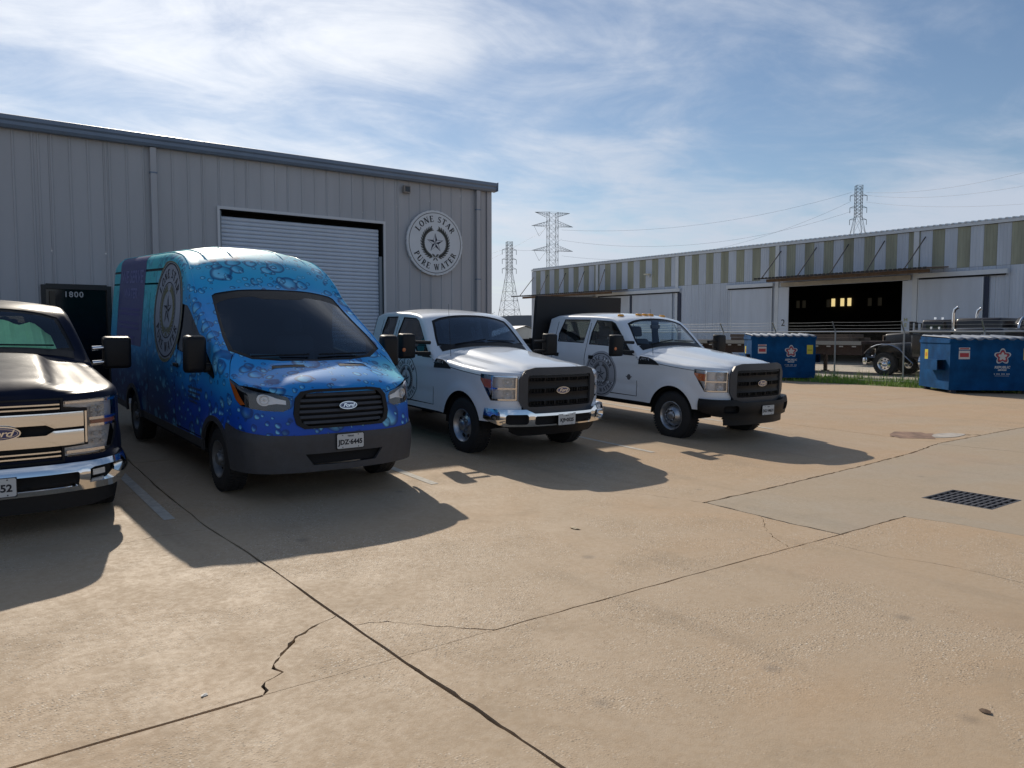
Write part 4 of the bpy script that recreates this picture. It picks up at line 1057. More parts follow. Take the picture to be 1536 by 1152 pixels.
def tow_mirror(root, x, y, z, sx, hx=.125, hz=.19, cap=BLACKP, amber=True, arm=BLACKP):
    e = bpy.data.objects.new('door_mirror', None); col.objects.link(e); e.parent = root; e.location = (x, y, z)
    v, f = rbox(-hx, hx, -.06, .09, -hz, hz, .035, 3, taper=lambda c: (c.x * (1 - .1 * (c.y < 0)), c.y, c.z * (1 - .08 * (c.y < 0)))); mesh_obj('housing', v, f, cap, e, smooth=50)
    MB().box(-hx * .82, hx * .82, .0905, .094, -hz * .35, hz * .88).build('mirror_glass', mat('mirror_glass', (.6, .62, .65), .03, metal=1), e)
    for dz in (-.10, .06):
        m_ = MB(); m_.tube([(-sx * hx * .8, .0, dz), (-sx * (abs(x) - .985), -.02, dz - .01)], [.022, .028], 8); m_.build('arm', arm, e, smooth=60)
    if amber: MB().lathe([(.03, 0), (.026, .006), (.001, .008)], (sx * hx * .7, -.058, -.05), 1, 12, -1).build('turn_signal', AMBER, e)
    return e
def antenna(root, x, y, z): MB().beam((x, y, z), (x + .02, y + .12, z + .78), .004, 5, .002).build('antenna', BLACKP, root)
def pickup(S_):
    root = thing('pickup_truck', S_['label'], 'pickup truck', S_['loc'], (rad(S_.get('pitch', 2.0)), 0, rad(S_.get('yaw', 0))), S_.get('group'))
    new = S_['style'] == 'new'; yb = S_['yb']; PNT = S_['paint']; R = .40; LF = S_.get('lift', .06); RC = R - LF; root.location.z += LF
    plan = [(0, -.97), (.35, -.955), (.62, -.895), (.78, -.83), (.89, -.74), (.955, -.63), (.985, -.50), (1.0, -.33), (1.0, 0), (1.0, .6), (1.0, 1.6), (1.0, yb)]
    ze = [(-.97, 1.12), (-.9, 1.13), (-.6, 1.16), (0, 1.20), (.5, 1.245), (.78, 1.265), (.84, 1.29), (1.38, 1.79), (1.5, 1.855), (1.8, 1.905), (2.3, 1.915), (yb - .25, 1.905), (yb, 1.85)]
    zc = [(-.97, 1.15), (-.93, 1.18), (-.86, 1.205), (-.5, 1.255), (0, 1.315), (.5, 1.375), (.78, 1.405), (.84, 1.435), (1.32, 1.84), (1.44, 1.905), (1.75, 1.955), (2.3, 1.975), (yb - .25, 1.955), (yb, 1.90)]
    tb = [(0, .985), (.55, .995), (.85, 1.0), (1.1, .995), (1.22, .985), (1.30, .965), (1.6, .885), (1.86, .815), (1.95, .80)]
    if new:
        ze = [(y, z + (.04 if y < .9 else .01)) for y, z in ze]; zc = [(y, z + (.03 if y < .9 else .01)) for y, z in zc]
    rr = lambda y: .055 if y > .8 else .075
    def bulge(y, z):
        d = math.hypot(y, z - RC); b = .024 * sstep(.66, .50, d) * sstep(.30, .5, d) if z > .3 else 0
        b += .010 * math.exp(-((z - 1.12) / .035) ** 2) * (1 if y > .3 else sstep(-.7, .3, y))
        b -= .010 * math.exp(-((z - .74) / .05) ** 2) * sstep(.6, .9, y)
        return b
    def extra(x, y):
        if y > .86: return 0
        k = sstep(.86, .6, y) * sstep(-.97, -.7, y); r0 = .40 + .10 * (y + 1) / 1.8
        return k * (.020 * sstep(r0 + .10, r0 - .02, x) - .014 * math.exp(-((x - r0 - .14) / .07) ** 2)) if not new else k * (.040 * sstep(r0 + .03, r0 - .05, x) - .02 * math.exp(-((x - .60) / .1) ** 2))
    S = Shell(plan, ze, zc, tb, rr, .47, bulge, extra, crown=lambda y: 2.6 if y < .8 else 2.2)
    Ux = lambda x: float(np.interp(x, S.px[:70], S.U[:70])); E = S.U[-1]; D = S.sd(2.3)
    outer = dens_loop([(0, 0), (E, 0), (E, D), (0, D)], .05)
    yh = S.Uy(.80)
    def hood_d(u, off=.10):
        y = S.yU(u); return S.sd(max(.05, (S.ze(y) - off - S.z0(y)) / (S.ze(y) - S.r(y) - S.z0(y))))
    hu = list(np.linspace(.0, yh, 60)); hoff = .085
    hood = [(u, hood_d(u, hoff)) for u in hu] + [(S.Uy(.82), S.sd(1.3)), (S.Uy(.80), D), (0, D)]
    hood_line = [(u, hood_d(u, hoff)) for u in hu if u > Ux(.70)]
    def strip(pts, wd=.013): return gap_poly(pts, wd, 0, False)
    z_, reg = .56, []
    A_ = [(.93, 1.26), (1.10, 1.405), (1.38, 1.665), (1.52, 1.785), (1.62, 1.825)]
    fw = A_ + [(2.03, 1.835), (2.10, 1.60), (2.10, 1.385), (1.44, 1.375), (1.30, 1.25)]
    rw = [(2.25, 1.41), (2.64, 1.41), (2.66, 1.60), (2.60, 1.83), (2.22, 1.84)] if S_['cab'] == 'super' else [(2.25, 1.40), (3.0, 1.40), (3.02, 1.55), (2.93, 1.83), (2.20, 1.84)]
    gl = S_.get('glass', 'glass_tinted')
    ws = [(.865, 0), (.875, .35), (.905, .60), (.98, .82), (1.10, .79), (1.36, .70), (1.385, .55), (1.395, .3), (1.395, 0)]
    wsi = [(.895, 0), (.903, .34), (.935, .585), (1.01, .775), (1.10, .750), (1.325, .665), (1.345, .54), (1.35, .3), (1.35, 0)]
    reg = [('side_glass', S.side(fw)), ('rear_glass', S.side(rw)), ('windshield', S.top(wsi)), ('ws_band', S.top(ws))]
    if new: hl = [(Ux(.50), .62), (Ux(.50), .70), (Ux(.66), .72), (Ux(.66), 1.04), (Ux(.48), 1.06), (Ux(.48), 1.12), (S.Uy(-.60), 1.135), (S.Uy(-.60), 1.0), (S.Uy(-.74), .66), (Ux(.8), .62)]
    else: hl = [(Ux(.675), .76), (Ux(.675), 1.105), (S.Uy(-.45), 1.115), (S.Uy(-.45), 1.03), (S.Uy(-.50), .97), (S.Uy(-.64), .76)]
    reg.append(('headlight', S.wrap(hl)))
    reg.append(('open', S.wrap([(0, .62), (Ux(.62), .62), (Ux(.62), 1.10), (0, 1.10)])))
    ar = S.side(arch(0, RC + .02, .475, .2)); 
    reg.append(('open', ar))
    dr = [.79, 2.155] + ([3.10] if S_['cab'] == 'crew' else [2.70])
    if not new or True:
        reg.append(('seam', strip([(p[0], p[1]) for p in hood_line])))
        for yy in dr: reg.append(('seam', strip(S.side([(yy, .55), (yy + .0001, 1.25 if yy < 1 else 1.86)])[:30 if yy < 1 else 36], .013)))
        reg.append(('seam', strip(S.side([(dr[0], .555), (dr[-1], .5551)])[:60], .012)))
    reg.append(('door', S.side([(dr[0], .555), (dr[1], .555), (dr[1], 1.86), (1.55, 1.8), (1.36, 1.66), (1.06, 1.37), (.93, 1.25), (dr[0], 1.22)])))
    reg.append(('rear_door', S.side([(dr[1], .555), (dr[2], .555), (dr[2], 1.85), (dr[1], 1.86)])))
    reg.append(('hood', hood))
    ul = sorted(set([round(x, 4) for x in list(np.linspace(0, Ux(.9), 14)) + list(np.arange(Ux(.9), E, .06)) + [S.Uy(v) for v in (.8, .84, .87, 1.33, 1.4, 1.44, 1.5)]]))
    sl = list(np.linspace(0.02, 1, 20)) + list(np.linspace(1.06, 1.3, 5)) + list(np.linspace(1.36, 2.28, 18))
    spec = {'rest': dict(name='body', mat=PNT, back=INTER, th=.02), 'door': dict(name='door', mat=PNT, back=INTER, th=.03, both=False), 'rear_door': dict(name='rear_door', mat=PNT, back=INTER, th=.03, both=False),
            'hood': dict(name='hood', mat=PNT, back=DARK, th=.015), 'windshield': dict(name='windshield', mat=MATS[S_.get('wglass', gl)], th=0, off=-.008), 'side_glass': dict(name='side_window', mat=MATS[gl], th=0, off=-.010, both=False),
            'ws_band': dict(name='windshield_seal', mat=BLACKP, th=.004, off=-.007),
            'rear_glass': dict(name='rear_window', mat=MATS[S_.get('rglass', gl)], th=0, off=-.010, both=False), 'headlight': dict(name='headlight', mat=GL_LENS, th=0, off=.003, both=False)}
    ob = shell_meshes(S, root, outer, reg, spec, ul, sl)
    # rubber edge round the glass
    def frame_strip(name, loop, kind, wd, m, off=.001, sides=(1, -1)):
        lp = dens_loop(loop, .05); n = len(lp); c = (sum(p[0] for p in lp) / n, sum(p[1] for p in lp) / n); inn = []
        for i in range(n):
            a = Vector(lp[i - 1]); b = Vector(lp[(i + 1) % n]); d = (b - a).normalized(); nn = Vector((-d.y, d.x)); p = Vector(lp[i])
            if nn.dot(Vector(c) - p) < 0: nn = -nn
            inn.append(tuple(p + nn * wd))
        f_ = S.side if kind == 'side' else S.top
        for sx in sides:
            V = []; F = []
            for i in range(n):
                if kind == 'side': q0 = [(S.Uy(p[0]), S.sd((p[1] - S.z0(p[0])) / (S.ze(p[0]) - S.r(p[0]) - S.z0(p[0])))) for p in (lp[i], inn[i])]
                else: q0 = [(S.Uy(p[0]), S.sd(2.3 - min(1.25, max(0, p[1]) / max(S.xB(S.wU(S.Uy(p[0])), p[0]), 1e-3)))) for p in (lp[i], inn[i])]
                V += [S.p3(q, off, sx) for q in q0]
            F = [(2 * i, 2 * i + 1, (2 * i + 3) % (2 * n), (2 * i + 2) % (2 * n)) for i in range(n)]
            mesh_obj(name, V, F, m, root)
    frame_strip('window_seal', fw, 'side', .018, BLACKP, -.004); frame_strip('window_seal', rw, 'side', .018, BLACKP, -.004)
    # headlight inside
    for sx in (1, -1):
        par = ob['headlight'][0 if sx > 0 else 1]
        shell_meshes(S, par, S.wrap(hl), [], {'rest': dict(name='lamp_housing', mat=LAMPW if not new else LAMPW, th=.003, off=-.06, both=False, parent=par)}, list(np.linspace(Ux(.5), S.Uy(-.45), 12)), list(np.linspace(.3, 1, 12)), sides=(sx,))
        if not new:
            am = [(S.Uy(-.65), .925), (S.Uy(-.65), 1.04), (S.Uy(-.455), 1.055), (S.Uy(-.455), 1.02), (S.Uy(-.54), .935)]
            shell_meshes(S, par, S.wrap(am), [], {'rest': dict(name='turn_signal', mat=AMBER, th=.004, off=-.001, both=False, parent=par)}, [], [], sides=(sx,))
            for bz in (.775, .925, 1.095):
                bb = [(Ux(.69), bz - .011), (Ux(.69), bz + .011), (S.Uy(-.63), bz + .011), (S.Uy(-.64), bz - .011)]
                shell_meshes(S, par, S.wrap(bb), [], {'rest': dict(name='bezel', mat=CHROME, th=.01, off=-.002, both=False, parent=par)}, [], [], sides=(sx,))
            for ux in (Ux(.685), S.Uy(-.66)):
                bb = [(ux, .77), (ux, 1.10), (ux + .02, 1.10), (ux + .02, .77)]
                shell_meshes(S, par, S.wrap(bb), [], {'rest': dict(name='bezel', mat=CHROME, th=.01, off=-.001, both=False, parent=par)}, [], [], sides=(sx,))
            lamp_bowl(par, sx * .79, -.805, 1.01, .065, sx * .4); lamp_bowl(par, sx * .79, -.805, .845, .065, sx * .4)
        else:
            for bz in (1.10, .94, .88, .66):
                bb = [(Ux(.5 if bz in (1.10, .66) else .69), bz - .012), (Ux(.5 if bz in (1.10, .66) else .69), bz + .012), (S.Uy(-.66), bz + .012), (S.Uy(-.70), bz - .012)]
                shell_meshes(S, par, S.wrap(bb), [], {'rest': dict(name='bezel', mat=CHROME, th=.01, off=-.003, both=False, parent=par)}, [], [], sides=(sx,))
            am = [(Ux(.70), .892), (Ux(.70), .925), (S.Uy(-.70), .925), (S.Uy(-.72), .892)]
            shell_meshes(S, par, S.wrap(am), [], {'rest': dict(name='side_marker', mat=mat('amber_dim', (.32, .10, .05), .3), th=.01, off=-.002, both=False, parent=par)}, [], [], sides=(sx,))
            for (bx, bz) in ((.73, 1.03), (.80, 1.03), (.73, .98), (.80, .98), (.74, .80), (.81, .80), (.74, .73), (.81, .73)): lamp_bowl(par, sx * bx, -.835 + (bx - .73) * .55, bz, .028, sx * .4)
    # grille
    gfn = lambda x, z: Vector((x, float(np.interp(abs(x), S.px[:70], S.py[:70])) - .045 + .12 * max(0, z - 1.10) ** 1.1, z))
    if not new:
        go = [(-.68, .76), (-.68, 1.05), (-.59, 1.18), (-.45, 1.215), (.45, 1.215), (.59, 1.18), (.68, 1.05), (.68, .76), (.57, .585), (-.57, .585)]
        front_panel('grille_surround', go, [rrect(-.56, .56, .68, 1.11, .04)], gfn, .05, SURR, root)
        gi = front_panel('grille', rrect(-.555, .555, .685, 1.105, .03), [rrect(a, b, z0, z1, .01, 2) for z0, z1 in ((.70, .755), (.865, .925), (1.025, 1.07)) for a, b in ((-.53, -.30), (-.28, -.13), (.13, .28), (.30, .53))] + [rrect(-.11, .11, z0, z1, .01, 2) for z0, z1 in ((.70, .755), (1.025, 1.07))], lambda x, z: gfn(x, z) + Vector((0, .022 - .01 * math.cos((z - .9) * 36), 0)), .02, BLACKP, root)
        front_panel('grille_backing', rrect(-.57, .57, .67, 1.12, .02), [], lambda x, z: gfn(x, z) + Vector((0, .06, 0)), .004, DARK, root, .1)
        for k in range(23):
            xx = -.55 + k * .05; p = gfn(xx, .9); m_ = MB()
            for z0, z1 in ((.69, .765), (.86, .93), (1.03, 1.095)): m_.box(xx - .004, xx + .004, p.y + .03, p.y + .045, z0, z1)
            if k % 1 == 0: stuff(m_.build('grille_rib', BLACKP, root))
        ford_oval(root, 0, gfn(0, .9).y - .0, .895, .115, .048)
    else:
        go = [(-.645, .73), (-.645, 1.03), (-.465, 1.04), (-.465, 1.135), (.465, 1.135), (.465, 1.04), (.645, 1.03), (.645, .73), (.465, .72), (.465, .595), (-.465, .595), (-.465, .72)]
        front_panel('grille_backing', go, [], lambda x, z: gfn(x, z) + Vector((0, .055, 0)), .004, DARK, root, .1)
        front_panel('grille_surround', [(-.67, .715), (-.67, 1.045), (-.48, 1.055), (-.48, 1.145), (.48, 1.145), (.48, 1.055), (.67, 1.045), (.67, .715), (.48, .705), (.48, .58), (-.48, .58), (-.48, .705)], [[(-.64, .735), (-.64, 1.025), (-.46, 1.035), (-.46, 1.13), (.46, 1.13), (.46, 1.035), (.64, 1.025), (.64, .735), (.46, .725), (.46, .60), (-.46, .60), (-.46, .725)]], lambda x, z: gfn(x, z) + Vector((0, .03, 0)), .03, BLACKP, root)
        for z0, z1 in ((1.085, 1.098), (1.050, 1.063), (.672, .685), (.635, .648)):
            front_panel('grille_slat', [(-.45, z0), (-.45, z1), (.45, z1), (.45, z0)], [], lambda x, z: gfn(x, z) + Vector((0, .018, 0)), .02, CHROME, root)
        for sg_ in (1, -1):     # two broad bars that meet in an H
            zl = lambda v: .875 + sg_ * v
            pp = [(-.635, zl(.012)), (-.40, zl(.012)), (-.34, zl(.045)), (.34, zl(.045)), (.40, zl(.012)), (.635, zl(.012)), (.635, zl(.145)), (-.635, zl(.145))]
            front_panel('grille_bar', pp if sg_ > 0 else pp, [], lambda x, z: gfn(x, z) + Vector((0, .0 + .9 * (abs(z - .875) - .085) ** 2, 0)), .03, CHROME, root, .03)
        for sx in (1, -1): front_panel('grille_post', [(sx * .645, .74), (sx * .645, 1.02), (sx * .662, 1.02), (sx * .662, .74)], [], lambda x, z: gfn(x, z) + Vector((0, .005, 0)), .02, CHROME, root)
        ford_oval(root, 0, gfn(0, .88).y - .02, .875, .155, .062)
    # bumper
    bp_ = [(0, -1.075), (.35, -1.06), (.62, -1.0), (.80, -.925), (.91, -.83), (.97, -.71), (.99, -.60), (.99, -.56)]
    prof = (lambda z: .03 * math.sin(max(0, min(1, (z - .40) / .28)) * math.pi)) if not new else (lambda z: .045 * math.sin(max(0, min(1, (z - .34) / .27)) * math.pi))
    bm_ = plan_map(bp_, prof); UE = bm_.U[-1] - .01
    if S_['bumper'] == 'chrome' and not new:
        lo, hi = .425, .655
        ol = [(-UE, lo + .09), (-UE, hi), (-.62, hi), (-.50, .60), (.50, .60), (.62, hi), (UE, hi), (UE, lo + .09), (.92, lo), (-.92, lo)]
        front_panel('bumper', ol, [rrect(.59, .90, .455, .59, .04), rrect(-.90, -.59, .455, .59, .04), rrect(-.50, .50, .445, .565, .03)], bm_, .09, CHROME, root, .04, smooth=30)
        bk = plan_map(bp_, lambda z: -.06); front_panel('bumper_backing', [(-.9, .43), (-.9, .59), (.9, .59), (.9, .43)], [], bk, .01, DARK, root, .1)
        va = plan_map(bp_, lambda z: -.09 - .3 * max(0, .43 - z)); front_panel('air_dam', [(-.86, .34), (-.86, .43), (.86, .43), (.86, .34), (.7, .28), (-.7, .28)], [], va, .03, BLACKP, root, .06)
        plate(root, .02, -1.10, .50, S_['plate'])
    elif not new:
        lo, hi = .36, .655
        ol = [(-UE, lo + .10), (-UE, hi), (-.62, hi), (-.50, .61), (.50, .61), (.62, hi), (UE, hi), (UE, lo + .10), (.90, lo + .02), (.4, lo), (-.4, lo), (-.90, lo + .02)]
        front_panel('bumper', ol, [rrect(.58, .84, .44, .56, .04), rrect(-.84, -.58, .44, .56, .04)], bm_, .09, BLACKP, root, .04, smooth=30)
        bk = plan_map(bp_, lambda z: -.05); front_panel('bumper_backing', [(-.9, .40), (-.9, .59), (.9, .59), (.9, .40)], [], bk, .01, DARK, root, .1)
        front_panel('air_dam', [(-.80, .24), (-.80, .37), (.80, .37), (.80, .24)], [], plan_map(bp_, lambda z: -.06), .03, BLACKP, root, .06)
        plate(root, .06, -1.115, .47, S_['plate'])
    else:
        lo, hi = .33, .585
        ol = [(-UE, lo + .06), (-UE, hi + .02), (-.70, hi), (.70, hi), (UE, hi + .02), (UE, lo + .06), (.9, lo), (-.9, lo)]
        front_panel('bumper', ol, [[(.66, .39), (.66, .515), (.70, .53), (.97, .545), (.99, .53), (.95, .44), (.88, .40)], [(-.66, .39), (-.88, .40), (-.95, .44), (-.99, .53), (-.97, .545), (-.70, .53), (-.66, .515)], rrect(-.57, .57, .375, .505, .02)], bm_, .09, CHROME, root, .04, smooth=30)
        bk = plan_map(bp_, lambda z: -.055); front_panel('bumper_backing', [(-.95, .36), (-.95, .57), (.95, .57), (.95, .36)], [], bk, .01, DARK, root, .1)
        front_panel('air_dam', [(-.98, .22), (-.98, .33), (.98, .33), (.98, .22), (.7, .18), (-.7, .18)], [], plan_map(bp_, lambda z: -.03), .03, BLACKP, root, .06)
        for sx in (1, -1):
            e = front_panel('fog_light', [(sx * .72, .44), (sx * .72, .49), (sx * .84, .495), (sx * .84, .445)], [], plan_map(bp_, lambda z: -.03), .01, LAMPW, root, .03)
        plate(root, -.05, -1.135, .44, S_['plate'])
    # fill between body and bumper, underside
    MB().box(-.80, .80, -.74, -.15, .40, .62).build('radiator_support', DARK, root)
    MB().box(-.55, .55, -.6, yb, .33, .50).build('chassis', DARK, root); MB().box(-.97, .97, .55, yb - .02, .44, .49).build('floor_pan', DARK, root)
    MB().box(-.93, .93, .62, .80, .5, 1.16).build('firewall', DARK, root)
    well(root, 0, RC, 1.0)
    # cab back with its window
    sec = [S.P(E, s) for s in list(np.linspace(0, 1, 10)) + list(np.linspace(1.05, 1.3, 6)) + list(np.linspace(1.4, 2.3, 8))]
    ol = [(p.x, p.z) for p in sec] + [(-p.x, p.z) for p in sec[::-1][1:]]
    ybk = yb - .003
    front_panel('cab_back', ol, [rrect(-.62, .62, 1.40, 1.78, .05)], lambda x, z: Vector((x, ybk + .0, z)), .02, PNT, root, .15, back=INTER)
    front_panel('back_window', rrect(-.62, .62, 1.40, 1.78, .05), [], lambda x, z: Vector((x, ybk + .01, z)), .004, MATS[S_.get('rglass', gl)], root, .3)
    # interior
    v, f = rbox(-.88, .88, .84, 1.30, 1.02, 1.30, .08, 3); mesh_obj('dashboard', v, f, INTER, root, smooth=50)
    seats(root, (-.42, .42), 1.98, .72); steering(root, .42, 1.42, 1.24)
    if S_['cab'] == 'crew': seats(root, (-.42, .42), 2.98, .70, .7, .55)
    v, f = rbox(-.12, .12, 1.33, 1.36, 1.70, 1.77, .012, 2); mesh_obj('rear_view_mirror', v, f, BLACKP, root)
    # cowl and wipers
    m_ = MB(); 
    V = []; F = []; nn = 30
    for i in range(nn + 1):
        x = -.80 + 1.6 * i / nn; k = (abs(x) / .8) ** 2
        for (yy, dz) in ((.80 + .06 * k, 0), (.885 + .075 * k, .0)):
            V.append((x, yy, S.P(S.Uy(yy), 2.3 - min(1.0, abs(x) / max(.01, S.xB(1, yy)))).z + .006))
    F = [(2 * i, 2 * i + 1, 2 * i + 3, 2 * i + 2) for i in range(nn)]; mesh_obj('cowl_panel', V, F, BLACKP, root)
    def wz(y, x): return S.P(S.Uy(y), 2.3 - min(1.0, abs(x) / max(.01, S.xB(1, y)))) .z
    wiper(root, (-.55, .90, wz(.90, .55) + .02), (.02, .915, wz(.915, .0) + .025)); wiper(root, (.05, .90, wz(.90, .05) + .02), (.62, .96, wz(.96, .62) + .025))
    # mirrors
    for sx in (-1, 1): tow_mirror(root, sx * (1.36 if not new else 1.24), .93 if not new else 1.0, 1.42, sx, .125 if not new else .15, .19 if not new else .185, BLACKP, not new and sx < 0, BLACKP if not new else CHROME)
    for sx in (-1, 1):      # black triangle the mirror arm grows from
        V = [S.sidept(y, z, .004, sx) for y, z in ((.87, 1.245), (1.02, 1.30), (1.15, 1.425), (1.15, 1.245))]; mesh_obj('mirror_sail', V, [(0, 1, 2, 3)], BLACKP, root)
    antenna(root, -.80, .62, 1.27)
    # handles
    for yy in ([1.98] + ([2.24] if S_['cab'] == 'super' else [2.96])):
        for sx in (-1, 1):
            p = S.sidept(yy, 1.16, 0, sx); v, f = rbox(p.x - .02, p.x + .02, yy - .06, yy + .06, 1.12, 1.19, .012, 2)
            if yy == 2.24: v, f = rbox(p.x - .01, p.x + .02 * sx, yy - .02, yy + .02, 1.08, 1.24, .008, 2) if sx > 0 else rbox(p.x - .02, p.x + .01, yy - .02, yy + .02, 1.08, 1.24, .008, 2)
            mesh_obj('door_handle', v, f, BLACKP, root)
    # fender vent and badges
    if not new:
        for sx in (-1, 1):
            vt = [(.765, 1.11), (.765, 1.29), (.58, 1.28), (.38, 1.19), (.28, 1.12)]
            d_ = [(S.Uy(y), S.sd((z - S.z0(y)) / (S.ze(y) - S.r(y) - S.z0(y)))) for y, z in vt]
            front = [S.p3(q, .006, sx) for q in dens_loop(d_, .04)]; mesh_obj('fender_vent', front, [tuple(range(len(front)))], BLACKP, root)
            v, f = text_polys(S_['badge'], .07, shear=.25, spacing=1.1, bold=.002); mesh_obj('lettering', [S.p3((S.Uy(.61 + a * sx * -1 * -1 * (1 if sx < 0 else -1) * -1), S.sd((1.207 + b - S.z0(.6)) / (S.ze(.6) - S.r(.6) - S.z0(.6)))), .009, sx) for a, b in v], f, BRIGHT, root)
    # wheels
    for sx in (-1, 1):
        wheel(root, sx * .865, 0, R, .25, S_['wheel'], sx, dz=-LF)
        wheel(root, sx * (.865 if S_['wheel'] != 'dually' else .80), yb + 1.05, R, .25, S_['wheel'], sx, dz=-LF)
    # bed
    if S_.get('bed', True):
        b0, b1, rw_ = yb + .04, yb + 2.35, yb + 1.05
        for sx in (-1, 1):
            lp = [(b0, .52), (rw_ - .48, .52)] + [(rw_ + .47 * math.cos(rad(180 - a)), RC + .02 + .47 * math.sin(rad(180 - a))) for a in range(14, 167, 9)] + [(rw_ + .48, .52), (b1, .56), (b1, 1.36), (b0, 1.34)]
            front_panel('bed_side', lp, [], lambda y, z: Vector((sx * (.985 + .012 * math.sin(min(1, max(0, (z - .5) / .8)) * math.pi)), y, z)), .05, PNT, root, .12, smooth=30) if False else None
            V = [(sx * .99, y, z) for y, z in lp] + [(sx * .93, y, z) for y, z in lp]; n = len(lp)
            mesh_obj('bed_side', V, [tuple(range(n)), tuple(range(2 * n - 1, n - 1, -1))] + [(i, (i + 1) % n, n + (i + 1) % n, n + i) for i in range(n)], PNT, root)
        MB().box(-.93, .93, b0, b0 + .04, .6, 1.34).build('bed_front', PNT, root); MB().box(-.96, .96, b1 - .05, b1 - .002, .6, 1.35).build('tailgate', PNT, root); MB().box(-.93, .93, b0 + .04, b1 - .05, .6, .66).build('bed_floor', DARK, root)
        v, f = rbox(-1.0, 1.0, b1 + .05, b1 + .22, .5, .66, .03, 2); mesh_obj('rear_bumper', v, f, CHROME, root)
        well(root, rw_, RC, .97)
    return root, S
def seal_on(S, root, yc, zc, r, m1, m2, sx=-1, bg=None, van=False):
    e = bpy.data.objects.new('door_emblem', None); col.objects.link(e); e.parent = root
    fn = lambda a, b, o=.004: S.sidept(yc - a * r, zc + b * r, o, sx)
    if bg: polys_mesh('disc', disc(1.06, 48, 8), lambda a, b: fn(a, b, .002), bg, e)
    if van: polys_mesh('disc_rim', ring(.99, 1.05, 72), lambda a, b: fn(a, b, .003), m2, e)
    for a_, b2 in zip(cuts_[:-1], cuts_[1:]):
        if b2 > a_: polys_mesh('letter', SEALV['lettering'][a_:b2], lambda a, b: fn(a, b, .0045), m1, e)
    for nm, mm, pl_ in (('star', m1, SEALV['star']), ('wreath', m2, SEALV['wreath']), ('ring_line', m1, SEALV['ring_line'][:72]), ('ring_line', m1, SEALV['ring_line'][72:])):
        polys_mesh(nm, pl_, lambda a, b: fn(a, b, .0045), mm, e)
    return e

